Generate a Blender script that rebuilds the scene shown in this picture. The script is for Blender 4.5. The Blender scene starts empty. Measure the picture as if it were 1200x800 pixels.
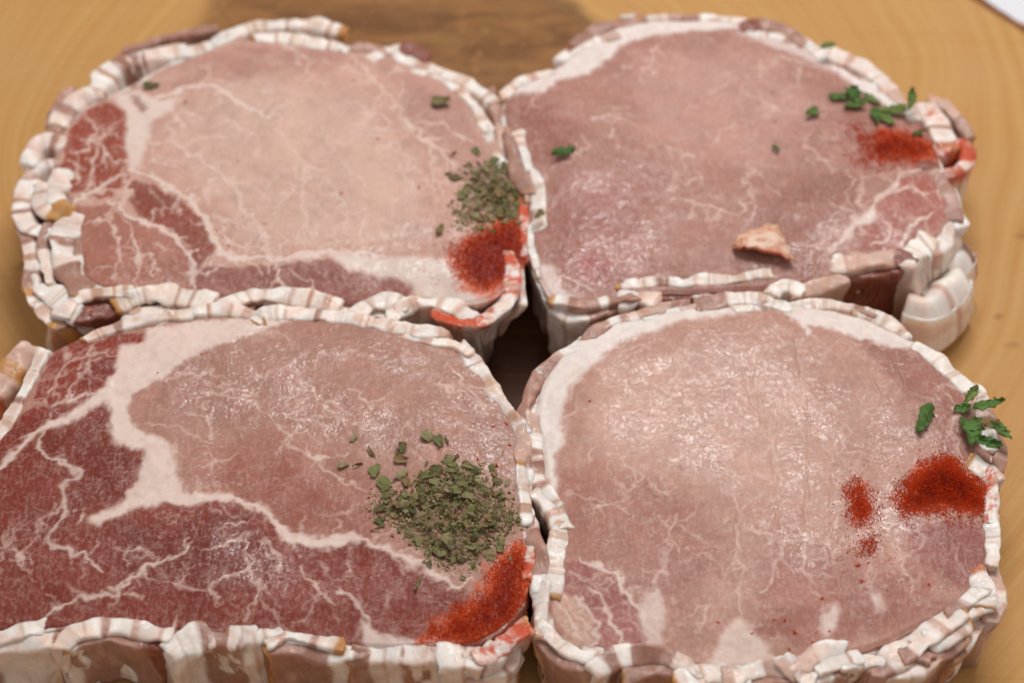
import bpy, math, random
import numpy as np
from mathutils import Vector

random.seed(7)
RNG = np.random.default_rng(11)
scene = bpy.context.scene
C = scene.collection
MM = 0.001

# ------------------------------------------------------------------ camera
cam_d = bpy.data.cameras.new("camera")
cam = bpy.data.objects.new("camera", cam_d)
C.objects.link(cam)
EL = math.radians(52.0)
DIST = 0.450
TARGET = Vector((0, 0, 0.022))
cam.location = TARGET + DIST * Vector((0, -math.cos(EL), math.sin(EL)))
cam.rotation_euler = (math.pi / 2 - EL, 0, 0)
cam_d.sensor_width = 36.0
cam_d.lens = 81.0
cam_d.clip_start = 0.02
cam_d.clip_end = 30.0
cam_d.dof.use_dof = True
cam_d.dof.focus_distance = 0.432
cam_d.dof.aperture_fstop = 10.5
cam_d.dof.aperture_blades = 7
scene.camera = cam

# ------------------------------------------------------------------ light
world = bpy.data.worlds.new("World")
scene.world = world
world.use_nodes = True
bg = world.node_tree.nodes["Background"]
bg.inputs[0].default_value = (1.0, 0.975, 0.96, 1)
bg.inputs[1].default_value = 0.42


def area_light(name, loc, aim, size, size_y, power, col):
    l = bpy.data.lights.new(name, 'AREA')
    l.shape = 'RECTANGLE'
    l.size = size
    l.size_y = size_y
    l.energy = power
    l.color = col
    o = bpy.data.objects.new(name, l)
    C.objects.link(o)
    o.location = loc
    o.rotation_euler = (Vector(aim) - Vector(loc)).to_track_quat('-Z', 'Y').to_euler()
    return o


area_light("window_light", (0.10, 0.33, 0.66), (0, 0.0, 0.0), 0.35, 0.23, 3.85, (1.0, 0.985, 0.972))

scene.view_settings.view_transform = 'Standard'
scene.view_settings.look = 'None'
scene.view_settings.exposure = 0.0
scene.view_settings.gamma = 1.0
scene.view_settings.use_curve_mapping = False

# ------------------------------------------------------------------ measured shapes (mm, on each chop's own plane)
CHOPS = {
 'tl': {
  'o': (-46.0, 47.5),
  'h': 20,
  'base': (208, 168, 154),
  'outline': [
   (-38.4,23.4),
   (-34.2,27.5),
   (-30.3,31.1),
   (-25.9,33.7),
   (-20.8,36.9),
   (-15.3,39.3),
   (-9.8,39.8),
   (-0.7,38.2),
   (8.7,37.2),
   (16.2,36.4),
   (21.8,34.3),
   (27.5,31.7),
   (33.1,27.0),
   (38.0,20.9),
   (41.3,13.9),
   (43.7,6.5),
   (45.8,-2.0),
   (47.4,-10.3),
   (48.3,-18.4),
   (47.9,-24.0),
   (46.3,-29.6),
   (43.1,-33.0),
   (39.2,-34.5),
   (32.4,-34.5),
   (23.9,-34.3),
   (11.9,-34.0),
   (-0.0,-33.2),
   (-12.0,-32.5),
   (-22.3,-32.1),
   (-30.9,-31.4),
   (-39.6,-30.3),
   (-41.8,-21.8),
   (-43.0,-12.6),
   (-45.3,-7.9),
   (-48.1,-2.0),
   (-50.1,4.0),
   (-49.8,11.4),
   (-47.8,16.4),
   (-43.6,20.9),
  ],
  'regions': [
   ((216,184,170),6,2,[(-26.7,16.4),(-9.2,26.5),(13.2,18.9),(24.5,4.0),(28.6,-17.2),(11.3,-20.6),(-9.6,-19.5),(-19.8,-0.8)]),
   ((192,150,138),5,2,[(16.3,34.3),(35.0,23.9),(46.0,-5.5),(38.9,-7.9),(28.0,8.9)]),
   ((192,148,136),5,2,[(-23.7,34.3),(-10.1,39.0),(8.8,35.6),(7.2,29.1),(-18.4,26.5),(-27.4,23.9)]),
   ((164,86,72),1.0,0.8,[(-45.1,18.4),(-40.9,20.9),(-35.9,16.9),(-35.1,8.9),(-33.5,-2.5),(-37.3,-7.4),(-40.6,-6.0),(-46.0,-5.1),(-48.9,1.6),(-48.3,11.4)]),
   ((154,86,76),0.8,0.6,[(-33.9,-2.7),(-28.0,-4.4),(-21.8,-9.1),(-17.3,-13.7),(-14.6,-22.2),(-18.0,-26.7),(-19.5,-20.6),(-24.6,-16.1),(-30.1,-13.7),(-32.9,-9.1)]),
   ((178,120,104),0.8,0.6,[(-44.8,-9.1),(-36.8,-8.4),(-31.0,-13.7),(-19.9,-20.6),(-17.8,-33.0),(-39.8,-31.6),(-42.3,-17.2)]),
   ((160,104,96),0.8,0.5,[(-18.5,-26.3),(-0.5,-25.4),(8.9,-23.8),(13.3,-27.0),(20.2,-27.8),(26.1,-29.9),(26.2,-34.0),(-5.0,-35.6),(-17.9,-34.0)]),
   ((226,206,196),0.7,0.5,[(-39.8,22.9),(-33.9,24.4),(-29.8,19.9),(-25.9,21.1),(-26.5,17.4),(-30.1,13.9),(-30.9,7.0),(-32.0,0.2),(-34.3,1.6),(-35.6,8.9),(-36.0,16.4),(-38.8,20.4)]),
   ((226,208,198),0.9,0.5,[(8.8,-22.2),(18.4,-23.4),(28.7,-23.8),(36.5,-24.0),(46.0,-27.4),(46.0,-35.1),(35.8,-35.1),(27.2,-33.0),(24.4,-29.4),(16.8,-27.6),(11.5,-25.4)]),
   ((182,148,136),0.8,0.5,[(-36.1,22.9),(-34.2,21.9),(-32.0,18.4),(-32.5,15.9),(-34.6,18.9)]),
  ],
  'veins': [
   (1.17,[(-33.3,0.2),(-27.6,-3.4),(-20.9,-8.4),(-17.0,-13.7),(-13.9,-21.3),(-11.0,-23.8),(-0.6,-23.6),(11.4,-22.2),(20.1,-23.6)]),
   (1.33,[(-36.1,18.9),(-33.5,11.4),(-33.4,1.6),(-32.3,-0.8)]),
   (0.75,[(-37.2,-7.9),(-32.8,-12.6),(-29.2,-14.4),(-24.6,-16.7),(-20.7,-20.6),(-18.7,-24.0),(-18.2,-30.7)]),
   (0.58,[(-32.7,-5.5),(-36.6,-10.3),(-39.6,-14.4)]),
   (0.67,[(-42.1,-14.0),(-37.2,-12.6),(-34.1,-9.1),(-33.5,-2.7)]),
   (0.43,[(-32.7,-13.7),(-30.9,-18.4),(-29.9,-24.0),(-30.1,-30.7)]),
   (0.37,[(-36.1,-15.4),(-34.1,-20.6),(-34.2,-29.6)]),
   (0.37,[(-30.2,-21.8),(-26.5,-24.0),(-26.9,-28.5)]),
   (1.0,[(-47.9,-9.8),(-42.4,-6.0),(-37.8,-2.0),(-34.5,-1.5)]),
   (0.67,[(-45.0,17.6),(-42.9,11.9),(-43.5,7.0),(-46.4,6.0)]),
   (0.67,[(-43.5,7.4),(-39.8,11.4),(-36.1,15.9)]),
   (0.5,[(-45.0,8.9),(-40.3,7.4),(-38.6,3.6)]),
   (0.58,[(-40.8,8.9),(-42.1,4.0),(-41.2,-0.8),(-43.2,-6.0)]),
   (0.43,[(-39.1,5.0),(-36.2,2.8),(-34.5,3.6)]),
   (0.42,[(-48.0,4.0),(-45.0,1.6),(-44.8,-3.2)]),
   (0.83,[(-32.4,18.9),(-29.9,21.4),(-24.6,23.4),(-19.2,23.9),(-12.4,19.4),(-5.5,14.6)]),
   (0.43,[(-26.9,18.4),(-25.0,13.9),(-23.5,10.4)]),
   (0.67,[(-26.9,8.9),(-22.1,5.3),(-16.4,0.4),(-12.4,-4.4),(-9.4,-10.3),(-6.4,-14.9),(-3.7,-21.3)]),
   (0.42,[(-16.5,-9.1),(-17.8,-4.4),(-16.2,-2.0)]),
   (0.33,[(-30.4,7.7),(-28.2,2.8),(-24.4,0.4)]),
   (0.57,[(-1.7,7.7),(1.3,2.8),(2.8,-0.8),(2.8,-7.9),(3.6,-11.9)]),
   (0.4,[(-1.7,7.7),(-3.7,11.4)]),
   (0.4,[(2.7,0.9),(6.5,-0.8)]),
   (0.4,[(2.1,-4.4),(-1.6,-7.9),(-3.5,-10.7)]),
   (0.5,[(6.9,-2.0),(9.8,-6.7),(11.8,-11.4),(16.1,-9.8)]),
   (0.37,[(11.8,-11.4),(11.8,-15.8)]),
   (0.6,[(10.9,34.3),(14.6,29.1),(18.5,21.9),(24.3,13.9),(26.2,10.1),(28.4,7.0),(34.1,0.7)]),
   (0.43,[(26.1,11.4),(29.0,4.0),(29.7,-3.7)]),
   (0.67,[(-4.4,38.2),(1.9,32.4)]),
   (0.37,[(-18.2,12.6),(-13.7,12.6),(-5.7,7.0)]),
   (0.37,[(13.3,16.9),(18.8,14.4),(19.2,11.9),(15.3,11.4)]),
   (0.67,[(-6.1,-20.0),(-4.5,-17.2),(-2.8,-21.8)]),
   (0.33,[(-13.1,-13.7),(-11.9,-20.6),(-6.1,-20.0)]),
   (0.33,[(31.7,4.0),(33.2,-4.4)]),
   (0.5,[(-1.4,-25.2),(-0.3,-29.6),(0.9,-34.0)]),
   (0.4,[(35.8,31.7),(31.2,29.1)]),
   (0.33,[(21.8,34.3),(20.5,29.1)]),
  ],
  'grooves': [
  ],
  'bacon': [
   {'pts': [(-18.5,39.7),(-14.1,42.9),(-10.0,44.5),(-3.9,45.3),(2.7,45.1),(8.1,43.4)],'t': 3.4,'b': 'w25 s20 w48 a5','dz': 0.6},
   {'pts': [(-9.8,40.7),(-4.6,40.9),(-0.8,39.9),(4.0,38.5),(8.7,37.5)],'t': 2.6,'b': 'a4 w30 s28 w38','dz': 0.2},
   {'pts': [(-27.6,36.3),(-24.4,36.6),(-21.2,37.9),(-17.6,40.0)],'t': 3.2,'b': 'a8 w80 p12','dz': 0.3},
   {'pts': [(-44.0,25.3),(-43.0,29.2),(-39.7,33.1),(-34.9,35.2),(-30.4,36.2),(-27.0,36.8)],'t': 5.2,'b': 'a7 w33 x35 w25','dz': 0.4},
   {'pts': [(-38.4,38.9),(-33.0,41.6),(-27.5,43.4),(-21.1,45.1)],'t': 2.4,'b': 'm100','dz': -2},
   {'pts': [(-50.9,15.5),(-49.2,19.5),(-47.0,22.0),(-44.2,23.8)],'t': 5.0,'b': 'w100','dz': 0.4},
   {'pts': [(-52.7,15.3),(-52.2,19.8),(-50.6,24.9)],'t': 2.4,'b': 'm100','dz': -2},
   {'pts': [(-52.2,11.4),(-51.3,14.8),(-49.8,17.3)],'t': 3.5,'b': 'm100','dz': -0.5},
   {'pts': [(-56.2,4.7),(-55.2,8.1),(-52.9,10.1),(-49.9,9.6)],'t': 4.4,'b': 'w100','dz': -0.2},
   {'pts': [(-55.6,0.5),(-53.3,3.0),(-49.7,4.4)],'t': 3.2,'b': 'p30 w40 p30','dz': -0.4},
   {'pts': [(-47.6,-0.3),(-49.3,-3.1),(-49.6,-6.5),(-47.1,-10.2)],'t': 5.4,'b': 'w72 a28','dz': 0.5},
   {'pts': [(-52.9,-3.7),(-52.4,-7.9),(-50.2,-10.7),(-46.6,-11.7)],'t': 4.2,'b': 'w62 a38','dz': 0},
   {'pts': [(-55.7,-1.9),(-56.2,-6.2),(-55.6,-10.9),(-53.3,-14.8),(-50.4,-16.2)],'t': 3.2,'b': 'm8 w92','dz': -0.6},
   {'pts': [(-44.8,-12.2),(-46.0,-16.8),(-45.7,-21.9),(-44.4,-26.8),(-41.2,-30.8)],'t': 6.0,'b': 'w20 x18 w22 m40','dz': 0.1},
   {'pts': [(-49.8,-14.8),(-49.9,-20.1),(-48.9,-24.7),(-47.8,-28.5)],'t': 3.6,'b': 'm45 w50 a5','dz': -0.6},
   {'pts': [(-55.3,-14.2),(-53.2,-19.4),(-52.0,-24.7),(-51.9,-29.6),(-50.4,-32.9)],'t': 3.6,'b': 'm25 w35 m20 a12 w8','dz': -1.4},
   {'pts': [(-51.6,-29.5),(-49.2,-34.4),(-45.2,-39.2)],'t': 4.4,'b': 'w85 a15','dz': -1.5},
   {'pts': [(-48.5,-31.4),(-45.5,-33.3),(-42.3,-36.8)],'t': 4.4,'b': 'w100','dz': -0.6},
   {'pts': [(-42.8,-37.4),(-41.0,-34.8),(-37.8,-33.2),(-31.4,-32.3)],'t': 4.2,'b': 'w70 a6 w24','dz': 0.6},
   {'pts': [(-44.6,-38.7),(-40.7,-37.4),(-35.8,-35.9),(-30.4,-34.6)],'t': 4.4,'b': 'p18 d60 p22','dz': -1.5},
   {'pts': [(-32.2,-34.7),(-28.6,-32.9),(-23.9,-32.3),(-19.6,-32.9),(-15.6,-34.2)],'t': 5.4,'b': 'a3 s30 w67','dz': 0.5},
   {'pts': [(-30.6,-36.6),(-23.9,-35.7),(-15.4,-34.8),(-7.8,-34.4)],'t': 3.0,'b': 'w40 m60','dz': -1.5},
   {'pts': [(-10.4,-35.4),(-7.7,-33.2),(-4.3,-32.3),(2.6,-33.4),(9.7,-35.4)],'t': 4.6,'b': 'w18 s12 w10 s8 w52','dz': 0.6},
   {'pts': [(-0.0,-35.2),(11.9,-35.7),(20.5,-36.6)],'t': 3.0,'b': 'p60 w40','dz': -1.5},
   {'pts': [(15.2,-37.5),(17.5,-35.1),(20.1,-34.5),(23.9,-35.1)],'t': 4.4,'b': 'w60 s30 w10','dz': 0.5},
   {'pts': [(22.6,-37.5),(25.6,-35.6),(29.9,-34.5),(33.8,-35.8),(36.7,-38.4)],'t': 5.2,'b': 'w100','dz': 0.8},
   {'pts': [(31.6,-38.6),(36.7,-39.9),(41.3,-39.0),(44.6,-36.0),(46.5,-31.6),(46.5,-26.0),(46.0,-23.1)],'t': 3.0,'b': 'p18 s12 w70','dz': 1.0,'stain': 0.8,'depth': 13,'lean': -4},
   {'pts': [(48.1,-22.8),(48.6,-27.3),(48.7,-32.8)],'t': 1.4,'b': 'o30 w70','dz': -1.5,'depth': 11},
   {'pts': [(40.8,12.0),(42.4,7.8),(44.4,2.7)],'t': 2.8,'b': 'w100','dz': 0.4},
   {'pts': [(21.1,34.7),(27.5,32.1),(33.4,28.7),(38.7,24.6),(41.8,21.3)],'t': 3.6,'b': 'w60 s14 w26','dz': 0.1},
   {'pts': [(25.7,30.6),(30.5,28.3),(36.5,22.1),(41.1,13.6)],'t': 2.4,'b': 'w100','dz': 0.3},
   {'pts': [(15.5,35.0),(18.4,37.1),(22.5,37.4),(24.4,36.1)],'t': 4.0,'b': 'w100','dz': 0.3},
   {'pts': [(23.2,37.5),(24.9,37.0),(27.0,35.4)],'t': 3.2,'b': 'd100','dz': 0.2},
   {'pts': [(9.0,37.8),(12.4,38.4),(15.7,38.1)],'t': 2.6,'b': 'm100','dz': -0.4},
   {'pts': [(41.4,23.5),(43.6,16.9),(45.3,8.3),(46.7,-1.4)],'t': 3.0,'b': 'm40 p30 m30','dz': -0.6},
   {'pts': [(47.2,-1.6),(48.6,-8.7),(49.3,-15.0),(49.1,-21.4)],'t': 2.6,'b': 'w100','dz': -0.4,'stain': 0.9},
   {'pts': [(-46.9,-28.9),(-43.9,-29.8),(-40.8,-29.3)],'t': 5,'b': 'w100','dz': -15,'depth': 6},
  ],
  'paprika': [
   (1.0,[(35.2,-20.4),(37.6,-17.2),(41.1,-15.4),(45.6,-12.6),(48.8,-10.3),(49.8,-15.4),(49.5,-24.0),(47.0,-24.0),(45.7,-29.0),(40.9,-31.2),(36.6,-30.3),(34.0,-26.7),(33.6,-23.1)]),
   (0.1,[(24.9,-10.3),(35.5,-12.6),(35.7,-30.7),(28.9,-30.7)]),
   (0.25,[(30.8,-24.0),(36.4,-17.2),(37.4,-30.7),(32.3,-31.8)]),
  ],
  'specks': [
   (11.3,32.4),
   (17.7,8.7),
   (26.4,-4.8),
   (12.0,25.7),
   (-36.0,21.4),
   (-23.9,19.6),
   (-11.5,2.6),
   (-30.3,-20.2),
   (-21.9,-17.7),
   (-15.8,-21.3),
   (-14.3,-16.5),
   (-11.6,-20.6),
   (-4.8,-14.9),
   (-26.6,-27.0),
   (10.7,-6.7),
   (-45.3,-2.0),
   (-29.1,-11.4),
   (-38.0,-36.7),
  ],
  'stains': [
   [(36.5,-20.0),(41.6,-15.4),(49.9,-9.8),(50.5,-24.0),(46.7,-30.7),(39.2,-33.0),(34.9,-29.6),(33.9,-24.0)],
  ],
  'wet': [
   [(7.7,-17.2),(39.0,-12.6),(46.0,-28.5),(11.8,-30.7)],
   [(-21.7,-19.5),(-9.4,-21.8),(-15.6,-30.7),(-25.9,-30.7)],
   [(-18.4,26.5),(-5.6,26.5),(-2.9,13.9),(-15.8,16.4)],
  ],
  'piles': [
   (180,[(36.2,-0.8),(41.0,2.6),(46.0,4.0),(48.5,1.6),(49.7,-6.7),(49.0,-11.2),(43.4,-13.0),(39.0,-15.4),(35.2,-15.8),(34.8,-11.4),(36.3,-6.7)]),
  ],
  'strays': [
   (33.6,4.5),
   (38.5,6.0),
   (34.1,-2.0),
   (31.4,-16.7),
  ],
  'leaves': [
   ('dry',(30.9,19.1),4.2,0.1,'lone dried herb flake near the back right rim of the back left chop'),
   ('dry',(-32.1,25.0),3.2,0.3,'tiny dried herb flake at the back left rim of the back left chop'),
   ('dry',(51.6,-14.0),2.6,0.8,'small herb flake caught in the gap between the two back chops'),
  ],
  'web': 50,
  'webdir': 2.2,
  'vg': 1.55,
  'grain': 0.4,
  'lean': -5,
  'taper': 0.12,
  'marble': 0.8,
  'fine': 0.8,
  'label': 'pale bacon-wrapped pork chop at the back left, dark red muscle along its left edge',
  'plabel': 'orange-red paprika heaped at the right end of the back left chop',
  'hlabel': 'small heap of dried grey-green herbs above paprika on the back left chop',
 },
 'tr': {
  'o': (42.9, 51.0),
  'h': 21,
  'base': (180, 134, 122),
  'outline': [
   (-44.0,19.0),
   (-40.1,22.0),
   (-35.5,24.6),
   (-31.4,28.7),
   (-26.9,34.0),
   (-21.9,38.2),
   (-16.2,40.6),
   (-7.2,40.9),
   (4.1,40.9),
   (11.8,38.5),
   (17.3,36.3),
   (21.7,33.4),
   (25.3,29.8),
   (31.2,25.1),
   (37.9,18.7),
   (41.9,13.2),
   (45.5,7.7),
   (46.9,2.5),
   (47.1,-3.3),
   (48.0,-8.8),
   (48.3,-15.8),
   (46.6,-19.7),
   (43.8,-22.9),
   (40.0,-26.1),
   (33.7,-27.9),
   (25.8,-30.2),
   (13.4,-34.6),
   (1.4,-35.5),
   (-12.2,-35.9),
   (-22.5,-37.9),
   (-27.6,-39.9),
   (-31.9,-41.0),
   (-34.9,-38.4),
   (-36.9,-35.1),
   (-38.4,-28.4),
   (-39.1,-19.3),
   (-39.0,-8.8),
   (-40.9,-0.4),
   (-42.9,6.9),
   (-44.5,13.2),
  ],
  'regions': [
   ((164,110,100),6,2,[(-43.8,16.9),(-35.6,16.9),(-28.5,6.9),(-32.2,-2.8),(-39.3,-0.4)]),
   ((196,152,142),9,2,[(-16.9,29.8),(12.7,29.8),(22.6,14.4),(10.3,-5.2),(-14.2,4.5)]),
   ((172,118,108),6,2,[(-37.6,-5.2),(-14.6,-7.6),(-15.6,-35.1),(-32.7,-39.5)]),
   ((172,96,100),3,2,[(-29.1,-27.3),(-23.1,-28.4),(-24.1,-32.8),(-29.2,-31.7)]),
   ((178,110,100),1.5,1,[(32.5,-14.6),(38.6,-6.4),(45.9,-4.0),(47.9,-14.6),(41.2,-22.7),(33.1,-26.1),(27.1,-25.0)]),
   ((164,116,104),4,1,[(9.8,-12.3),(28.3,-2.8),(29.0,-14.6),(19.6,-21.6),(18.5,-35.1),(-0.4,-37.3)]),
   ((236,224,218),0.8,0.8,[(-44.7,17.4),(-40.7,22.0),(-34.6,25.1),(-31.0,29.8),(-26.1,34.5),(-21.2,38.7),(-13.6,41.1),(4.1,41.4),(8.1,38.5),(0.5,37.4),(-11.1,36.3),(-17.3,34.8),(-21.0,29.8),(-26.0,24.6),(-33.4,21.2),(-35.6,17.9),(-40.7,18.4)]),
   ((222,200,194),1.2,0.6,[(7.8,40.3),(18.7,36.1),(25.3,29.8),(26.8,25.1),(20.9,28.2),(13.0,33.4),(6.6,36.6)]),
   ((240,230,226),0.6,0.4,[(26.3,28.2),(30.9,25.6),(37.1,19.5),(41.5,14.4),(39.2,13.4),(32.1,19.5),(28.0,24.1)]),
   ((226,205,198),1,0.6,[(-38.4,-28.4),(-34.3,-29.5),(-32.7,-35.1),(-29.3,-38.4),(-31.4,-43.4),(-36.1,-39.9)]),
   ((232,216,208),0.6,0.5,[(32.2,-17.4),(28.8,-19.7),(26.4,-19.7),(26.4,-22.9),(23.7,-24.8),(24.9,-21.1),(27.3,-17.9),(31.4,-14.6)]),
  ],
  'veins': [
   (1.0,[(43.9,-2.8),(39.1,-5.2),(35.8,-9.5),(31.0,-15.3),(27.1,-19.3),(25.4,-22.7),(21.4,-25.7)]),
   (0.5,[(26.7,-20.4),(22.6,-18.8),(19.7,-20.2)]),
   (0.5,[(27.6,-18.3),(27.0,-14.6),(26.5,-10.4),(27.9,-7.1)]),
   (0.43,[(29.1,-17.0),(29.3,-11.1),(29.9,-4.0)]),
   (0.5,[(26.4,-19.7),(24.5,-15.8),(22.3,-14.6)]),
   (1.0,[(36.4,-10.4),(40.1,-9.0),(43.7,-10.9)]),
   (1.0,[(43.6,-15.6),(40.2,-17.9),(37.3,-22.0),(36.3,-24.8)]),
   (0.83,[(35.1,-19.7),(33.3,-23.4),(30.6,-24.8)]),
   (0.67,[(44.8,-1.6),(45.8,-5.2),(46.0,-11.1)]),
   (0.6,[(-9.9,-12.5),(-4.3,-13.7),(0.5,-15.8),(3.6,-16.5),(4.9,-12.3)]),
   (0.33,[(-25.7,10.4),(-22.6,10.9),(-19.8,9.9),(-16.7,8.4)]),
   (0.33,[(-21.3,6.9),(-22.1,4.5)]),
   (0.37,[(-4.2,-4.0),(-3.7,-8.8)]),
   (0.37,[(-5.2,-14.2),(-7.1,-18.1)]),
   (0.33,[(12.7,29.8),(23.5,25.9)]),
   (0.4,[(-35.6,22.0),(-38.3,16.9),(-40.2,11.9)]),
   (0.42,[(-36.1,-35.1),(-33.5,-32.8),(-25.9,-36.2)]),
  ],
  'grooves': [
  ],
  'bacon': [
   {'pts': [(-30.2,33.4),(-26.1,37.1),(-21.9,39.8),(-16.2,41.7)],'t': 3.2,'b': 'd10 m90','dz': 0},
   {'pts': [(-32.2,30.0),(-28.8,33.1),(-24.2,35.2),(-21.2,36.3)],'t': 3.0,'b': 'w70 p30','dz': 0.3},
   {'pts': [(-44.4,19.3),(-40.7,22.3),(-35.5,24.9)],'t': 2.6,'b': 'w100','dz': 0.2},
   {'pts': [(-16.6,41.9),(-9.0,42.2),(0.4,42.2),(8.3,41.3)],'t': 2.6,'b': 'w40 m30 w30','dz': -0.2},
   {'pts': [(9.0,39.4),(12.4,40.2),(16.6,38.6),(20.8,34.8)],'t': 4.0,'b': 'd22 m78','dz': 1.2},
   {'pts': [(10.2,37.4),(14.1,36.6),(17.7,35.3),(21.3,33.5)],'t': 2.4,'b': 'w30 o6 w64','dz': 0.5},
   {'pts': [(20.5,35.3),(22.6,33.2),(24.6,30.1)],'t': 3.4,'b': 'w100','dz': 0.2},
   {'pts': [(25.9,32.1),(31.3,29.7),(36.5,25.6),(39.3,20.5),(41.3,15.4)],'t': 4.2,'b': 'w22 p10 w30 p38','dz': -0.5},
   {'pts': [(42.8,13.6),(45.4,14.1),(47.7,11.6),(48.9,6.7),(49.6,3.2)],'t': 7.5,'b': 'w78 o22','dz': 0.3,'stain': 0.25},
   {'pts': [(48.4,18.4),(50.8,16.8),(52.6,13.3),(54.3,9.3)],'t': 2.6,'b': 'p60 m40','dz': -2},
   {'pts': [(47.5,3.3),(50.9,5.3),(53.3,4.3),(53.6,0.4),(51.3,-3.5),(48.3,-4.4)],'t': 3.6,'b': 'w35 m30 w35','dz': 0.2,'stain': 0.95},
   {'pts': [(44.8,-1.5),(46.2,-4.9),(47.4,-9.2),(48.1,-15.3)],'t': 5,'b': 'd16 m84','dz': 0.2},
   {'pts': [(48.2,-9.4),(49.1,-13.6),(49.5,-16.9)],'t': 3.6,'b': 'w100','dz': -0.6},
   {'pts': [(23.0,-29.3),(26.7,-28.4),(32.0,-27.5),(37.3,-28.0)],'t': 4.0,'b': 'w16 p60 d24','dz': 0.6},
   {'pts': [(22.0,-31.6),(25.9,-30.7),(31.1,-30.0),(35.7,-28.9)],'t': 4.2,'b': 'w14 d86','dz': -1.5},
   {'pts': [(37.0,-28.1),(38.7,-24.5),(41.4,-22.7)],'t': 6.5,'b': 'w100','dz': 0.2,'lean': 3},
   {'pts': [(40.9,-25.0),(44.5,-23.6),(47.1,-19.0)],'t': 4,'b': 'p50 w50','dz': -0.8,'lean': 2},
   {'pts': [(37.6,-33.0),(41.2,-34.3),(45.4,-31.2),(48.5,-25.8)],'t': 9,'b': 'w55 p8 w37','dz': -8,'depth': 12,'lean': 2,'ext': 0.2,'round': 0.9},
   {'pts': [(46.5,-24.4),(49.2,-22.6),(51.0,-19.3)],'t': 6,'b': 'w80 m20','dz': -8,'depth': 12,'lean': 1,'ext': 0.2,'round': 0.9},
   {'pts': [(-20.7,-34.9),(-14.2,-34.0),(-8.8,-33.8),(-0.2,-33.6),(5.0,-32.9),(7.7,-32.5)],'t': 3.4,'b': 'a4 w22 m6 w38 s30','dz': 0.6},
   {'pts': [(-14.9,-36.7),(-8.8,-36.1),(-0.2,-35.4),(9.2,-35.0)],'t': 3.2,'b': 'm8 d30 w12 d50','dz': -1.2},
   {'pts': [(-33.6,-38.9),(-29.3,-39.6),(-24.9,-38.9),(-19.1,-37.8)],'t': 3.4,'b': 'a5 w14 m34 w10 m37','dz': 0.4},
   {'pts': [(-34.4,-38.4),(-31.9,-40.6),(-27.6,-40.6),(-22.5,-38.9)],'t': 3.6,'b': 'w40 m60','dz': -1.8},
   {'pts': [(-20.1,-37.9),(-17.7,-37.0),(-15.1,-38.3)],'t': 4.4,'b': 'w70 p30','dz': 0.2},
   {'pts': [(10.2,-36.2),(12.0,-34.9),(14.0,-35.8)],'t': 4.4,'b': 'w100','dz': 0.3},
   {'pts': [(14.4,-36.4),(18.6,-34.7),(22.9,-32.9)],'t': 3.2,'b': 'p100','dz': -0.5},
   {'pts': [(-43.6,7.2),(-42.9,2.3),(-41.8,-3.7),(-40.1,-8.3)],'t': 3.6,'b': 'm100','dz': -0.3},
   {'pts': [(-41.6,6.4),(-40.6,1.0),(-38.6,-4.8),(-37.6,-11.7),(-37.8,-17.9)],'t': 2.8,'b': 'w15 p6 w79','dz': 0.6},
   {'pts': [(-39.4,-19.0),(-39.1,-24.7),(-37.8,-30.8)],'t': 2.6,'b': 'w100','dz': -0.3},
  ],
  'paprika': [
   (1.0,[(31.8,4.0),(34.3,7.4),(38.6,7.4),(43.5,6.0),(47.2,3.5),(45.0,0.1),(39.1,-1.4),(33.6,-2.8),(31.0,-0.4)]),
   (0.1,[(21.6,13.2),(29.7,13.2),(34.3,4.5),(30.1,-2.8),(23.3,2.0)]),
   (0.4,[(27.6,9.9),(35.6,9.9),(33.5,-4.0),(27.6,-2.3)]),
   (0.3,[(31.2,9.9),(47.5,9.4),(50.2,2.0),(42.4,-4.0),(29.8,-5.2)]),
   (0.6,[(46.0,4.5),(50.6,5.7),(53.7,4.5),(51.9,1.6),(47.4,0.8)]),
  ],
  'specks': [
   (24.2,22.5),
   (12.8,17.7),
   (12.8,9.4),
   (12.7,3.3),
   (17.1,6.4),
  ],
  'stains': [
   [(33.3,4.5),(36.4,6.9),(41.7,6.4),(46.5,4.5),(47.8,2.5),(44.6,0.1),(39.6,-0.4),(35.1,-1.8),(33.2,0.6)],
  ],
  'wet': [
   [(-42.9,-2.8),(-14.4,-2.8),(-8.1,-19.3),(-12.2,-35.1),(-36.1,-37.3)],
   [(2.5,-17.0),(27.2,-14.6),(25.5,-32.8),(1.6,-32.8)],
   [(30.9,-12.3),(45.0,-12.3),(40.0,-26.1),(27.9,-26.1)],
  ],
  'piles': [
  ],
  'strays': [
  ],
  'leaves': [
   ('fresh',(27.1,15.9),5.0,0.2,'leftmost dark green parsley leaf of the cluster on the back right chop'),
   ('fresh',(30.0,16.4),5.6,1.9,'upright square-ended parsley leaf in the cluster on the back right chop'),
   ('fresh',(30.3,13.4),5.0,0.1,'flat parsley leaf lying in front in the cluster on the back right chop'),
   ('fresh',(34.0,16.4),4.4,2.4,'small parsley bit in the middle of the cluster on the back right chop'),
   ('fresh',(33.9,10.7),4.6,1.8,'narrow parsley leaf hanging towards the red paprika on the back right chop'),
   ('fresh',(36.4,10.4),4.4,2.3,'slanting parsley leaf just above the red paprika on the back right chop'),
   ('fresh',(38.1,12.9),7.0,-0.1,'long parsley leaf lying along the white rim of the back right chop'),
   ('fresh',(41.8,13.9),5.6,1.3,'rightmost upright parsley leaf beside the white fat lump of the back right chop'),
   ('fresh',(43.2,6.9),3.0,0.4,'small parsley bit at the paprika edge near the back right rim'),
   ('fresh',(20.7,11.2),3.6,0.5,'single round parsley bit left of the cluster on the back right chop'),
   ('fresh',(25.5,29.8),4.0,0.4,'parsley bit on the pale rear rim of the back right chop'),
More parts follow.
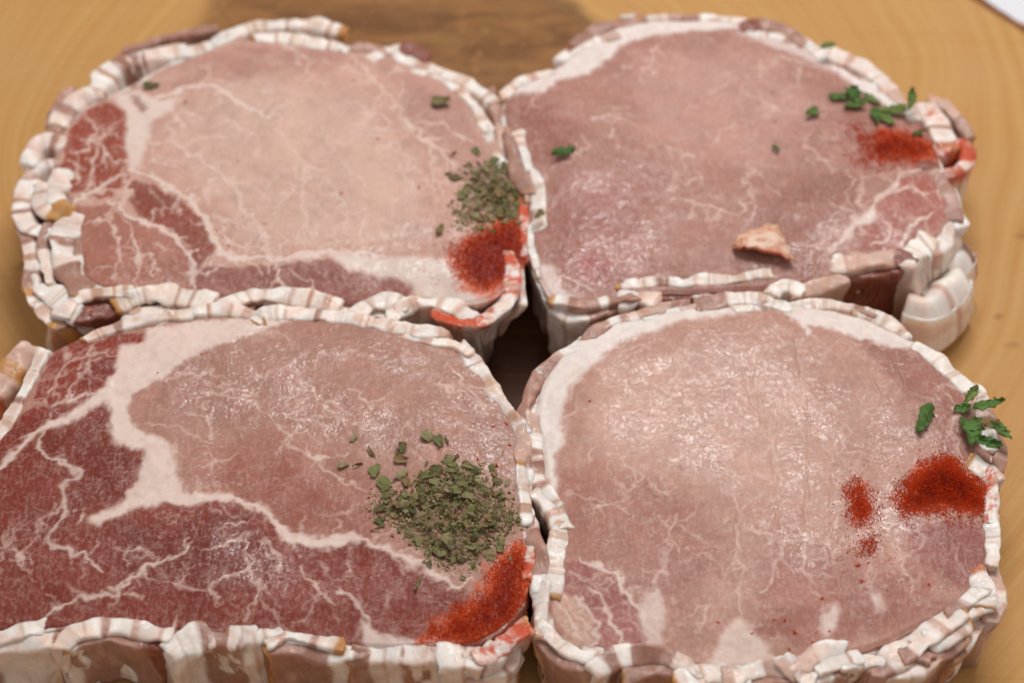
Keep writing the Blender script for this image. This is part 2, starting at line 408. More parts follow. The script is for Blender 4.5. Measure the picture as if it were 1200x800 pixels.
   ('fresh',(-32.2,0.1),5.6,0.35,'lone parsley leaf near the left rim of the back right chop'),
   ('fresh',(12.4,1.3),2.4,2.2,'faint thin parsley sliver in the middle of the back right chop'),
  ],
  'web': 32,
  'webdir': 2.6,
  'vg': 1.2,
  'grain': 0.4,
  'lean': -2,
  'taper': 0.06,
  'marble': 0.6,
  'fine': 1.0,
  'label': 'dusky pink bacon-wrapped pork chop at the back right with parsley near its rim',
  'plabel': 'smooth red paprika patch at the right rim of the back right chop',
 },
 'bl': {
  'o': (-49.3, -31.1),
  'h': 22,
  'base': (178, 134, 119),
  'outline': [
   (-48.3,11.3),
   (-45.6,17.6),
   (-43.5,24.4),
   (-41.8,29.4),
   (-38.4,32.4),
   (-32.7,33.9),
   (-24.5,36.2),
   (-14.7,38.4),
   (-1.3,39.2),
   (7.2,38.8),
   (20.7,37.5),
   (29.2,35.4),
   (37.6,31.9),
   (41.8,27.7),
   (46.0,21.5),
   (49.3,15.4),
   (51.2,10.1),
   (52.0,2.6),
   (52.3,-8.9),
   (52.7,-20.0),
   (51.3,-27.3),
   (48.1,-31.6),
   (43.2,-34.4),
   (34.2,-36.1),
   (19.0,-35.2),
   (3.7,-33.7),
   (-11.5,-32.8),
   (-26.9,-31.7),
   (-42.1,-32.1),
   (-51.8,-28.2),
   (-57.5,-16.4),
   (-55.0,-1.2),
  ],
  'regions': [
   ((172,120,106),8,2,[(-10.3,6.6),(5.6,10.5),(23.8,-1.2),(30.6,-18.2),(8.6,-12.6),(-4.6,-5.1)]),
   ((162,102,88),5,2,[(-9.1,1.7),(6.1,2.6),(22.5,-8.9),(24.3,-15.4),(8.5,-12.3),(-3.0,-4.7)]),
   ((140,66,58),3.2,1.5,[(-62.5,10.5),(-47.8,9.5),(-37.3,16.6),(-28.3,17.0),(-26.8,10.5),(-20.1,4.6),(-19.8,-3.2),(-28.1,-10.0),(-14.0,-6.0),(-2.5,-6.6),(5.6,-10.8),(9.0,-15.4),(19.6,-14.5),(27.8,-17.3),(33.8,-21.0),(40.8,-25.1),(45.5,-33.5),(25.1,-36.5),(3.8,-34.4),(-41.7,-34.4),(-55.4,-34.4)]),
   ((126,56,50),5,2,[(-25.9,-12.6),(-1.1,-8.9),(8.9,-18.2),(3.2,-25.5),(-18.5,-23.7)]),
   ((130,58,50),4,2,[(-39.3,6.6),(-28.9,14.6),(-21.2,2.6),(-22.0,-5.1),(-31.0,-8.9),(-35.1,-1.2)]),
   ((148,76,70),6,2,[(8.9,-18.2),(30.8,-23.7),(40.2,-32.6),(19.0,-34.4),(7.9,-27.3)]),
   ((150,66,54),0.7,0.7,[(-42.3,22.7),(-41.4,28.6),(-38.5,32.6),(-31.0,34.1),(-23.0,34.5),(-23.1,31.9),(-26.9,29.4),(-27.0,24.8),(-28.7,21.5),(-31.3,18.2),(-33.1,17.4),(-38.3,17.0),(-42.7,18.2)]),
   ((134,54,46),0.7,0.7,[(-35.1,25.9),(-28.9,29.4),(-27.0,24.8),(-29.8,20.3),(-34.2,20.7)]),
   ((138,56,48),0.7,0.7,[(-47.9,10.9),(-43.8,16.2),(-38.2,17.4),(-35.5,15.4),(-38.1,12.5),(-43.7,9.5),(-49.0,6.6)]),
   ((229,207,196),0.7,0.7,[(-27.4,31.1),(-22.8,31.9),(-22.5,35.8),(-13.8,38.1),(-1.2,38.8),(5.2,37.9),(-0.9,34.5),(-9.0,30.3),(-14.6,26.1),(-17.3,23.6),(-21.7,20.7),(-23.1,18.2),(-24.5,16.2),(-23.5,12.9),(-21.2,10.5),(-17.2,7.8),(-14.3,4.6),(-12.7,-0.5),(-11.6,-3.9),(-4.3,-4.5),(-2.0,-6.0),(-7.6,-6.4),(-15.5,-6.2),(-21.7,-8.1),(-26.7,-11.1),(-28.8,-9.6),(-23.7,-7.0),(-20.4,-1.6),(-20.1,5.0),(-24.8,6.2),(-26.6,8.2),(-27.9,14.2),(-29.4,16.6),(-31.4,15.0),(-33.6,12.9),(-37.8,10.5),(-40.7,11.1),(-36.2,14.2),(-32.5,17.4),(-29.8,20.3),(-27.7,24.8)]),
   ((188,142,128),0.8,0.5,[(-24.1,18.6),(-22.2,20.7),(-19.0,21.5),(-17.9,19.4),(-21.0,17.0),(-21.2,12.5),(-24.0,14.2)]),
   ((222,198,190),0.8,0.5,[(22.2,-31.2),(26.5,-34.0),(34.1,-34.7),(43.2,-34.7),(46.3,-33.7),(44.0,-37.2),(34.2,-38.2),(23.6,-37.5)]),
  ],
  'veins': [
   (1.83,[(-15.6,-6.0),(-2.9,-5.5),(3.2,-8.1),(8.6,-13.8),(13.7,-14.9),(19.6,-14.1),(25.9,-16.4),(32.2,-20.0),(38.2,-24.4),(41.9,-23.0)]),
   (2.0,[(5.0,-10.8),(9.4,-14.1),(14.2,-15.3),(18.8,-14.5)]),
   (1.33,[(-35.6,13.4),(-40.6,10.5),(-44.1,6.6),(-47.5,1.7)]),
   (0.83,[(-39.7,9.9),(-39.8,5.6),(-37.3,3.6),(-33.1,1.7),(-31.5,0.1),(-34.1,-3.2),(-34.2,-6.0),(-33.4,-8.9),(-35.2,-13.6),(-34.7,-15.4),(-29.3,-17.3),(-25.6,-21.5)]),
   (0.53,[(-33.6,-7.0),(-38.0,-9.8),(-38.3,-13.6),(-40.8,-16.4),(-40.5,-21.0),(-38.0,-20.8)]),
   (0.43,[(-38.1,-20.0),(-39.4,-17.3)]),
   (0.5,[(-43.5,-12.6),(-43.9,-16.4),(-42.0,-11.7)]),
   (0.4,[(-29.7,-7.0),(-29.7,-10.0)]),
   (0.77,[(-9.3,-16.0),(-12.1,-18.2),(-15.8,-19.7),(-20.8,-23.7),(-23.0,-25.5),(-29.0,-26.9),(-33.3,-28.7),(-35.3,-31.2)]),
   (0.42,[(-9.9,-16.4),(-10.3,-13.8)]),
   (0.42,[(-20.5,-19.1),(-20.5,-16.7),(-18.5,-16.4),(-16.0,-18.2)]),
   (0.33,[(-22.0,-25.5),(-17.6,-25.8),(-17.0,-26.9)]),
   (0.67,[(0.8,-14.1),(0.5,-18.2),(1.3,-21.0),(-4.7,-23.7),(-5.4,-25.5)]),
   (0.53,[(1.3,-21.0),(3.5,-25.5),(2.0,-31.2)]),
   (0.57,[(4.3,-14.5),(7.1,-19.1),(6.3,-21.9)]),
   (0.67,[(-6.7,-17.1),(-1.9,-14.9),(1.1,-13.4)]),
   (0.7,[(10.6,-20.4),(14.7,-25.5),(17.9,-28.4)]),
   (0.75,[(18.2,-25.1),(21.8,-29.4),(24.2,-33.0),(29.6,-35.4)]),
   (0.5,[(5.7,-16.4),(8.2,-19.1)]),
   (0.42,[(-10.3,-30.0),(-10.7,-33.5)]),
   (0.42,[(-13.9,-23.7),(-6.1,-25.5)]),
   (0.57,[(-11.4,19.6),(-4.7,17.6),(0.4,15.4),(5.6,10.5),(9.1,5.6),(12.1,4.2),(14.5,1.1),(19.4,-2.4),(22.7,-4.3)]),
   (0.75,[(10.4,4.6),(14.8,4.6)]),
   (0.5,[(-17.9,22.7),(-11.5,24.4),(-8.6,25.9)]),
   (0.4,[(-12.6,14.6),(-9.2,12.5),(-7.9,8.6)]),
   (0.67,[(-38.1,32.8),(-38.2,26.9),(-39.5,21.7),(-40.3,17.6)]),
   (0.57,[(-36.7,27.9),(-33.0,29.0),(-27.1,28.8),(-25.7,30.7)]),
   (0.6,[(-31.7,27.9),(-34.0,23.8),(-35.5,19.6),(-34.1,17.4)]),
   (0.5,[(-38.4,25.9),(-36.2,28.6)]),
   (0.5,[(-33.3,32.2),(-34.2,29.4)]),
   (0.83,[(-39.0,17.0),(-34.2,18.2),(-31.1,19.4)]),
   (0.43,[(33.7,21.7),(40.3,19.4),(43.1,16.6),(45.1,17.0)]),
   (0.37,[(36.0,28.6),(40.2,22.7),(44.4,15.0)]),
   (0.37,[(7.2,24.8),(9.8,21.1),(16.5,12.5),(17.2,11.5)]),
   (0.37,[(12.4,19.6),(18.4,13.6)]),
   (0.37,[(17.3,20.7),(22.4,16.2)]),
   (0.33,[(18.5,11.5),(23.4,10.5)]),
   (0.37,[(-3.3,-10.8),(0.6,-11.1)]),
   (0.43,[(4.5,14.6),(13.6,11.5)]),
   (0.5,[(-9.5,6.6),(-5.2,3.6),(-2.1,4.6)]),
  ],
  'grooves': [
  ],
  'bacon': [
   {'pts': [(-50.0,9.9),(-47.3,13.9),(-45.8,19.4),(-44.2,25.0),(-43.1,29.6)],'t': 3.4,'b': 'w45 m8 w47','dz': 0.3},
   {'pts': [(-34.3,34.0),(-30.2,36.2),(-25.0,37.9),(-19.8,39.2),(-15.8,40.1)],'t': 2.8,'b': 'a4 w30 m10 w56','dz': 0.3},
   {'pts': [(-17.1,40.2),(-12.8,41.1),(-7.8,41.3),(-2.6,40.0),(-0.5,38.5)],'t': 3.0,'b': 's22 w50 p10 w14 a4','dz': 0.4},
   {'pts': [(-1.2,38.7),(0.8,40.0),(6.3,40.2),(15.6,38.9),(22.4,37.4),(29.2,36.1),(35.2,35.3)],'t': 3.3,'b': 'a2 w14 s8 w34 s9 w4 s6 w16 p7','dz': 0.4},
   {'pts': [(29.2,34.0),(33.4,33.3),(37.6,32.5),(40.6,30.8)],'t': 3.2,'b': 'a3 w60 s12 w25','dz': 0.4},
   {'pts': [(40.1,31.4),(43.0,26.3),(46.3,20.1),(49.0,15.6),(51.2,12.0)],'t': 3.2,'b': 'w40 s24 w36','dz': 0.2},
   {'pts': [(51.1,11.7),(51.6,6.5),(51.2,1.6),(52.0,-3.2),(52.3,-8.2)],'t': 3.2,'b': 'p38 a6 w56','dz': 0.1,'ext': 2},
   {'pts': [(52.3,-8.2),(52.7,-14.2),(52.7,-20.7)],'t': 2.4,'b': 'w100','dz': -0.4,'stain': 0.85},
   {'pts': [(-46.1,-35.3),(-41.6,-34.6),(-38.1,-32.9),(-35.8,-32.5)],'t': 4.2,'b': 'w100','dz': 0.4},
   {'pts': [(-46.2,-36.6),(-41.7,-35.9),(-35.7,-35.2),(-29.1,-34.5)],'t': 4.4,'b': 'm20 w42 x34 w4','dz': -1},
   {'pts': [(-30.0,-35.8),(-28.7,-33.7),(-25.8,-32.6),(-22.1,-32.4),(-17.5,-33.0),(-12.9,-33.7)],'t': 4.6,'b': 'w34 m12 w54','dz': 0.6},
   {'pts': [(-28.9,-36.0),(-24.0,-34.2),(-19.0,-34.8),(-13.7,-35.1),(-9.4,-34.4)],'t': 3.6,'b': 'a3 w4 m60 d33','dz': -0.8},
   {'pts': [(-10.3,-36.7),(-7.1,-35.0),(-3.8,-34.3),(2.2,-34.4),(7.0,-33.2)],'t': 4.6,'b': 'w28 x42 w30','dz': -0.2},
   {'pts': [(6.6,-35.1),(8.6,-33.7),(12.9,-33.9),(17.8,-35.4)],'t': 4.6,'b': 'w20 p12 w60 a8','dz': 0.6},
   {'pts': [(6.6,-36.6),(11.4,-35.8),(17.5,-36.8),(22.8,-36.6)],'t': 3.8,'b': 'd4 a3 m55 w20 m18','dz': -0.9},
   {'pts': [(21.8,-37.4),(26.6,-37.6),(32.7,-37.9),(38.7,-38.3)],'t': 4.4,'b': 'm20 w25 x35 w20','dz': -0.8},
   {'pts': [(37.5,-38.5),(40.2,-38.9),(42.7,-38.9)],'t': 4.6,'b': 'w100','dz': -0.6},
   {'pts': [(41.8,-39.4),(44.2,-39.0),(46.0,-37.6)],'t': 4.6,'b': 'w100','dz': -0.4,'stain': 0.3},
   {'pts': [(44.2,-38.8),(46.9,-37.4),(49.3,-35.3),(51.6,-32.9)],'t': 3.4,'b': 'w80 a20','dz': 0.4,'stain': 0.85,'depth': 14},
   {'pts': [(43.2,-39.9),(46.3,-38.9),(48.7,-37.5),(49.6,-35.0)],'t': 5,'b': 'p30 w60 a10','dz': -6,'depth': 14},
   {'pts': [(-54.0,21.8),(-51.3,26.8),(-48.9,31.4),(-47.2,34.0)],'t': 7,'b': 'o25 p25 a20 p30','dz': -7,'depth': 15},
  ],
  'paprika': [
   (1.0,[(46.2,-19.1),(48.7,-16.0),(51.5,-14.5),(52.7,-19.1),(51.9,-27.3),(48.7,-32.3),(43.2,-35.1),(37.2,-35.8),(34.9,-34.7),(37.9,-31.2),(41.9,-28.0),(44.7,-23.7)]),
   (0.35,[(31.1,-33.5),(35.6,-30.0),(43.1,-25.5),(46.2,-30.8),(40.2,-36.5),(32.7,-36.1)]),
   (0.12,[(29.6,-34.4),(32.4,-25.5),(40.1,-25.5),(43.2,-30.8),(37.2,-36.1)]),
  ],
  'specks': [
   (-11.3,28.8),
   (-19.2,24.0),
   (-7.3,21.5),
   (45.7,11.7),
   (48.2,12.5),
   (39.2,5.2),
   (46.4,2.8),
   (42.9,4.0),
   (49.0,7.4),
  ],
  'stains': [
   [(45.9,-18.6),(49.9,-14.5),(53.4,-14.5),(53.3,-23.7),(51.4,-29.4),(47.8,-34.4),(40.2,-36.5),(32.6,-35.8),(36.3,-31.2),(42.4,-27.6)],
  ],
  'wet': [
   [(-6.2,37.5),(29.2,35.8),(42.7,26.9),(50.9,10.5),(49.3,-1.2),(36.5,2.6),(17.1,6.6),(0.7,10.5),(-17.5,14.6),(-16.6,22.7)],
   [(-47.4,31.1),(-27.6,33.2),(-27.9,20.7),(-39.8,10.5)],
   [(-7.1,-12.6),(11.9,-16.4),(10.9,-25.5),(-4.5,-25.5)],
  ],
  'piles': [
   (300,[(24.8,-5.5),(28.6,-2.8),(33.4,-1.2),(38.1,1.7),(42.9,1.1),(46.4,-2.2),(49.3,-6.0),(49.9,-11.1),(45.4,-15.6),(41.9,-20.0),(38.5,-20.8),(34.5,-18.2),(31.8,-14.9),(27.6,-11.1),(25.0,-8.9)]),
  ],
  'strays': [
   (19.4,8.4),
   (33.1,8.8),
   (35.4,7.4),
   (37.0,7.8),
   (27.8,5.4),
   (28.5,3.4),
   (22.8,5.2),
   (23.7,0.7),
   (17.6,2.1),
   (20.3,2.1),
   (28.6,0.1),
   (32.1,-2.0),
   (29.4,-1.6),
   (37.3,3.0),
   (37.8,1.1),
   (41.0,2.1),
   (42.3,1.1),
   (32.4,-24.4),
   (46.1,0.7),
   (33.4,-0.5),
   (25.4,-2.2),
   (28.5,6.2),
  ],
  'leaves': [
  ],
  'web': 30,
  'webdir': 2.5,
  'vg': 1.0,
  'grain': 0.4,
  'lean': -2.5,
  'taper': 0.08,
  'marble': 0.5,
  'fine': 0.8,
  'label': 'front left bacon-wrapped pork chop with a large dark red muscle and thick white fat seam',
  'plabel': 'dark red paprika spread over the right corner of the front left chop',
  'hlabel': 'large heap of dried olive green herbs on the front left chop',
 },
 'br': {
  'o': (46.4, -29.4),
  'h': 21,
  'base': (194, 151, 136),
  'outline': [
   (-42.0,13.6),
   (-39.8,22.2),
   (-36.0,29.8),
   (-29.2,35.3),
   (-19.3,39.2),
   (-4.0,41.6),
   (11.3,41.6),
   (22.9,38.3),
   (30.5,34.0),
   (35.1,29.8),
   (38.7,24.5),
   (41.6,20.1),
   (43.5,14.0),
   (44.3,7.2),
   (43.7,-2.3),
   (42.3,-11.8),
   (40.3,-20.2),
   (36.8,-26.9),
   (31.8,-30.5),
   (26.1,-33.4),
   (20.5,-36.4),
   (14.2,-38.6),
   (4.9,-40.5),
   (-4.2,-41.6),
   (-13.2,-41.6),
   (-22.2,-39.1),
   (-30.5,-38.8),
   (-36.4,-36.4),
   (-39.8,-32.3),
   (-40.7,-25.7),
   (-40.2,-19.3),
   (-38.5,-13.7),
   (-38.8,-8.0),
   (-40.0,-2.3),
   (-40.3,5.6),
   (-41.5,10.6),
  ],
  'regions': [
   ((204,165,150),8,2,[(-29.8,26.0),(3.7,30.2),(18.6,9.6),(13.6,-9.9),(-14.5,-2.3),(-31.9,5.6)]),
   ((178,128,114),6,2,[(-40.0,1.6),(-17.6,-2.3),(-5.8,-17.4),(-15.8,-31.9),(-21.8,-28.4),(-37.0,-17.4)]),
   ((168,118,106),4,2,[(20.6,32.3),(32.3,31.2),(42.3,17.7),(43.6,1.6),(37.1,1.6),(29.2,17.7)]),
   ((162,104,98),3,1.5,[(26.1,-11.8),(41.8,-11.8),(39.9,-21.1),(35.5,-24.8),(26.5,-22.9)]),
   ((180,126,114),5,2,[(0.4,-19.3),(25.3,-19.3),(33.6,-28.4),(8.1,-39.0),(-3.8,-35.5)]),
   ((172,112,106),0.9,0.6,[(-40.2,-21.1),(-33.9,-20.2),(-27.8,-23.8),(-21.7,-34.6),(-21.9,-39.8),(-31.3,-40.4),(-37.3,-36.9),(-40.3,-31.0)]),
   ((206,168,150),1.4,0.8,[(-38.7,-26.6),(-34.1,-26.6),(-31.5,-35.5),(-32.8,-38.1),(-36.5,-36.4),(-39.1,-31.9)]),
   ((238,227,220),1.0,0.7,[(-42.8,13.6),(-40.1,23.0),(-36.0,30.2),(-26.5,36.4),(-14.2,39.4),(-4.0,40.5),(-0.4,38.5),(-11.8,36.6),(-18.8,34.0),(-26.0,30.2),(-31.1,24.3),(-35.2,19.3),(-37.2,14.4),(-36.2,9.0),(-38.2,3.6),(-37.9,-2.3),(-39.1,-6.1),(-40.6,1.6)]),
   ((236,224,217),0.7,0.6,[(5.3,40.9),(14.7,40.9),(22.9,38.1),(29.6,34.4),(33.9,30.6),(30.8,29.8),(22.3,32.3),(15.8,34.9),(12.5,35.3),(12.3,32.7),(10.8,35.5)]),
   ((226,202,190),0.8,0.6,[(-12.0,-41.6),(-9.5,-36.9),(-7.8,-33.7),(-5.7,-32.3),(-3.7,-34.1),(-0.9,-38.1),(0.7,-41.1),(-5.8,-43.1)]),
   ((222,196,186),0.7,0.6,[(-23.7,-29.3),(-20.2,-26.6),(-18.9,-31.9),(-19.8,-37.2),(-22.7,-37.6)]),
   ((228,206,196),0.7,0.6,[(9.0,-31.6),(12.3,-29.1),(12.5,-32.3),(10.6,-35.8),(8.7,-35.1)]),
   ((222,196,186),1,0.6,[(18.4,-26.6),(20.5,-26.6),(21.1,-29.8),(19.5,-30.5)]),
  ],
  'veins': [
   (0.58,[(-38.4,-26.6),(-36.9,-31.0),(-33.6,-35.8)]),
   (0.5,[(-36.5,-26.9),(-35.4,-30.5),(-32.7,-34.6)]),
   (0.42,[(-38.0,-29.3),(-35.7,-32.8),(-35.4,-35.5)]),
   (1.17,[(-34.6,-20.0),(-29.6,-21.8),(-26.3,-25.5),(-23.4,-30.2),(-21.4,-35.1)]),
   (0.75,[(-31.9,-26.2),(-29.2,-30.2),(-28.1,-34.1),(-26.4,-38.1)]),
   (0.58,[(-36.5,-22.6),(-32.5,-24.4),(-29.1,-26.9),(-28.5,-25.5)]),
   (0.75,[(-34.4,-26.2),(-32.6,-31.2),(-30.9,-36.9),(-34.3,-37.6)]),
   (0.5,[(-17.3,-13.3),(-18.0,-17.4),(-19.3,-22.9),(-20.5,-27.5)]),
   (0.47,[(-20.2,-9.9),(-17.2,-13.3),(-15.6,-9.9)]),
   (0.53,[(-5.1,-6.1),(-4.9,-13.7),(-5.1,-21.1),(-5.0,-30.2),(-2.9,-35.1)]),
   (0.37,[(-11.0,-28.4),(-12.6,-35.5)]),
   (0.5,[(6.4,-11.8),(7.5,-15.6),(6.5,-21.1),(9.2,-25.5)]),
   (0.67,[(7.5,-15.6),(11.5,-16.3)]),
   (0.5,[(6.2,-12.2),(3.3,-17.4),(1.3,-23.3),(-1.1,-27.3)]),
   (0.4,[(14.4,-9.9),(11.2,-15.9),(10.4,-22.0)]),
   (0.5,[(25.1,-13.3),(25.0,-19.3),(26.7,-26.9)]),
   (0.43,[(35.9,19.3),(38.2,21.8),(40.1,24.3)]),
   (0.47,[(36.0,20.1),(37.5,18.7),(38.7,14.6),(37.1,9.6),(36.3,5.6)]),
   (0.4,[(18.9,-17.4),(18.8,-24.8),(19.4,-28.4)]),
   (0.37,[(23.5,-13.7),(25.3,-11.8),(32.4,-11.4)]),
   (0.4,[(-27.9,4.6),(-24.7,1.6),(-23.2,-2.3)]),
   (0.33,[(-32.2,-9.9),(-27.4,-8.0),(-24.3,-9.9)]),
   (0.37,[(2.3,9.6),(3.9,3.6),(3.8,-1.5)]),
   (0.37,[(-13.7,21.8),(-11.8,13.6),(-10.8,6.6)]),
   (0.33,[(-20.8,-2.3),(-17.0,-5.1)]),
   (0.42,[(-31.9,2.6),(-30.2,5.6)]),
   (0.43,[(-24.3,13.6),(-21.9,14.4)]),
  ],
  'grooves': [
   (0.42,[(-3.0,23.9),(-1.0,18.5),(0.7,14.0),(2.6,8.8),(3.5,3.2),(3.5,-1.5)]),
   (0.42,[(9.2,31.0),(9.6,23.9),(10.1,17.3),(10.3,9.6),(8.9,-2.3),(7.8,-12.2)]),
   (0.33,[(-0.1,21.8),(1.8,13.6)]),
   (0.33,[(15.8,5.6),(13.5,-2.3),(12.4,-9.9)]),
   (0.33,[(3.6,15.6),(3.1,1.6),(2.8,-11.8),(1.6,-19.3)]),
   (0.33,[(22.1,30.2),(23.0,21.8),(25.7,15.6)]),
  ],
  'bacon': [
   {'pts': [(-31.3,33.5),(-27.5,36.1),(-23.1,38.0),(-19.0,39.6),(-12.2,40.9)],'t': 2.8,'b': 'm26 w24 p30 m20','dz': 0.1},
   {'pts': [(-19.0,38.3),(-12.5,40.0),(-8.7,41.3),(-7.4,41.7)],'t': 2.6,'b': 'w40 p30 w30','dz': 0.1},
   {'pts': [(-8.8,41.3),(-3.9,42.6),(1.2,43.0),(5.5,42.1),(7.8,41.1)],'t': 3.6,'b': 'm40 w16 s20 w24','dz': 0.4},
   {'pts': [(-1.0,40.3),(4.5,41.0),(9.6,41.4),(16.0,41.7),(21.4,40.8),(25.0,39.3)],'t': 3.0,'b': 'w42 s30 w8 m20','dz': 0.2},
   {'pts': [(23.4,39.8),(26.9,38.1),(29.8,35.9),(31.2,33.7)],'t': 3.2,'b': 's60 w40','dz': -0.2},
   {'pts': [(-45.1,13.4),(-44.1,16.7),(-42.8,20.4),(-41.1,24.1)],'t': 3.0,'b': 'm100','dz': -0.3},
   {'pts': [(-40.8,24.4),(-38.7,26.9),(-36.0,29.4),(-31.6,32.8)],'t': 2.8,'b': 'w16 m36 p12 w36','dz': -0.1},
   {'pts': [(-42.2,12.6),(-42.3,8.4),(-43.2,3.9),(-42.6,-0.4),(-41.3,-3.6),(-39.7,-7.0)],'t': 4.4,'b': 'p22 w14 m10 w4 m16 w10 m8 w16','dz': 0.2},
   {'pts': [(-41.0,-5.4),(-38.8,-8.4),(-37.4,-11.8)],'t': 4.6,'b': 'w100','dz': 0.6},
   {'pts': [(-44.5,-10.9),(-43.3,-14.3),(-42.0,-19.2),(-41.5,-24.6)],'t': 4.4,'b': 'w18 m64 w18','dz': 0.4},
   {'pts': [(-37.6,-12.6),(-38.3,-16.7),(-38.9,-20.8),(-39.6,-25.9)],'t': 4.0,'b': 's74 w18 a8','dz': 0.6},
   {'pts': [(-41.8,-25.6),(-41.5,-29.6),(-41.2,-33.8)],'t': 3.8,'b': 'w60 p40','dz': 0.2},
   {'pts': [(-41.2,-34.4),(-38.8,-36.8),(-35.5,-39.3),(-31.3,-40.3),(-29.5,-40.0)],'t': 3.6,'b': 'w96 a4','dz': 0.5},
   {'pts': [(-41.5,-35.6),(-37.9,-39.8),(-32.8,-42.2)],'t': 3.2,'b': 'm100','dz': -1},
   {'pts': [(-30.7,-42.3),(-28.9,-40.9),(-25.2,-39.8),(-20.7,-39.7),(-17.1,-40.9),(-13.6,-42.6)],'t': 5.0,'b': 'w12 m16 w12 m32 w28','dz': 0.3},
   {'pts': [(-25.0,-43.6),(-20.0,-42.2),(-15.1,-43.2)],'t': 4.0,'b': 'a6 m80 w14','dz': -1},
   {'pts': [(-15.8,-44.9),(-12.7,-43.5),(-8.8,-43.3),(-5.5,-43.5)],'t': 5.0,'b': 'a4 w96','dz': 0.1},
   {'pts': [(-8.0,-43.9),(-5.2,-43.4),(-1.2,-42.0),(3.0,-41.3)],'t': 4.8,'b': 'p22 w78','dz': 0.4},
   {'pts': [(-5.5,-45.3),(-1.3,-44.3),(2.6,-42.9)],'t': 3.8,'b': 'm100','dz': -1},
   {'pts': [(2.2,-40.9),(3.9,-42.3),(5.3,-43.6)],'t': 4.2,'b': 'w100','dz': 0.3},
   {'pts': [(3.3,-42.3),(5.7,-40.2),(8.4,-38.8),(11.4,-38.6)],'t': 4.6,'b': 'p64 w36','dz': 0.3},
   {'pts': [(4.8,-43.9),(8.7,-42.5),(11.7,-41.9)],'t': 4,'b': 'm40 w30 m30','dz': -1},
   {'pts': [(8.4,-41.3),(10.9,-40.7),(13.4,-40.3),(14.3,-40.0)],'t': 4.4,'b': 'w100','dz': 0.5},
   {'pts': [(13.6,-41.1),(16.7,-40.4),(19.4,-40.4)],'t': 4.2,'b': 'w90 a10','dz': 0.1,'stain': 0.15},
   {'pts': [(19.0,-42.1),(21.9,-39.7),(25.4,-38.6),(26.8,-39.3)],'t': 5,'b': 'm40 w30 m30','dz': 0},
   {'pts': [(24.1,-38.5),(27.1,-36.1),(30.8,-33.2),(33.5,-31.1)],'t': 5.4,'b': 'm22 w78','dz': 0.4},
   {'pts': [(29.6,-36.1),(32.5,-34.6),(35.2,-32.5)],'t': 4.2,'b': 'w90 a10','dz': -0.2},
   {'pts': [(33.5,-31.3),(36.0,-28.4),(38.4,-26.6)],'t': 4.6,'b': 'm50 w50','dz': 0.1},
   {'pts': [(36.5,-30.3),(38.2,-28.8),(39.8,-28.1)],'t': 3.8,'b': 'w100','dz': -0.4},
   {'pts': [(38.8,-22.8),(39.4,-25.4),(39.4,-27.9)],'t': 4.4,'b': 'o10 w84 a6','dz': 0.4},
   {'pts': [(42.1,-18.1),(42.8,-22.2),(42.5,-26.9),(41.2,-29.8)],'t': 3.0,'b': 'p50 w20 p30','dz': -2.4},
   {'pts': [(42.8,-10.0),(42.7,-13.8),(42.1,-19.3)],'t': 3.4,'b': 'w100','dz': 0.1},
   {'pts': [(43.4,0.4),(43.4,-4.3),(43.0,-9.6)],'t': 3.0,'b': 'w80 p20','dz': 0.1,'stain': 0.4},
   {'pts': [(33.8,30.0),(37.1,27.1),(39.7,23.5),(42.0,20.4)],'t': 3.2,'b': 'a4 w96','dz': 0.2},
   {'pts': [(41.5,21.9),(43.9,19.5),(44.8,16.6)],'t': 3.4,'b': 'p45 w55','dz': -0.2},
   {'pts': [(43.4,15.8),(44.5,11.7),(44.2,6.7)],'t': 4.6,'b': 'p40 m30 w30','dz': -0.2},
   {'pts': [(45.6,14.0),(46.7,10.0),(47.1,5.6),(45.1,0.5)],'t': 2.8,'b': 'm90 a10','dz': -0.6},
   {'pts': [(41.0,2.5),(42.5,1.4),(43.9,-0.2)],'t': 3.8,'b': 'a30 w70','dz': 0.4},
   {'pts': [(20.2,-42.4),(25.7,-40.7),(29.8,-38.6),(33.5,-35.5)],'t': 4.4,'b': 'w30 p20 m30 p20','dz': -3},
   {'pts': [(33.3,-36.7),(36.1,-33.9),(38.1,-30.7)],'t': 3.4,'b': 'm40 w60','dz': -5,'depth': 17},
  ],
  'paprika': [
   (1.0,[(25.2,-7.6),(27.3,-3.4),(30.9,0.9),(35.3,2.8),(39.5,0.1),(42.6,-3.4),(42.7,-7.3),(40.6,-9.2),(34.3,-8.8),(28.8,-9.9),(26.0,-9.9)]),
   (0.45,[(23.5,-6.1),(30.8,2.4),(35.8,4.4),(41.0,0.7),(44.3,-2.6),(43.2,-10.7),(35.5,-12.2),(26.1,-11.4)]),
   (0.95,[(16.3,-4.6),(18.1,-2.6),(19.6,-3.4),(19.9,-6.9),(21.0,-9.2),(19.2,-11.1),(17.2,-12.2),(16.3,-9.9)]),
   (0.25,[(15.4,-4.6),(18.3,-1.9),(20.9,-3.4),(22.1,-11.1),(17.0,-14.1),(15.2,-9.9)]),
   (0.9,[(16.6,-18.5),(18.1,-16.3),(19.8,-15.2),(20.3,-16.3),(18.9,-18.2)]),
   (0.25,[(13.6,-19.6),(16.1,-17.4),(20.1,-14.8),(20.8,-17.0),(17.5,-19.3)]),
   (0.02,[(11.4,1.6),(44.1,5.6),(41.1,-17.4),(12.0,-28.4)]),
  ],
  'specks': [
   (-31.3,16.0),
   (-25.0,31.5),
   (-9.4,-33.0),
   (-3.5,-35.1),
   (0.8,-32.6),
   (2.5,-32.5),
   (4.2,-34.8),
   (7.2,-36.4),
   (10.3,-34.4),
   (3.0,-37.9),
   (14.1,-22.4),
   (16.6,-21.1),
   (19.0,-20.2),
   (16.9,-24.2),
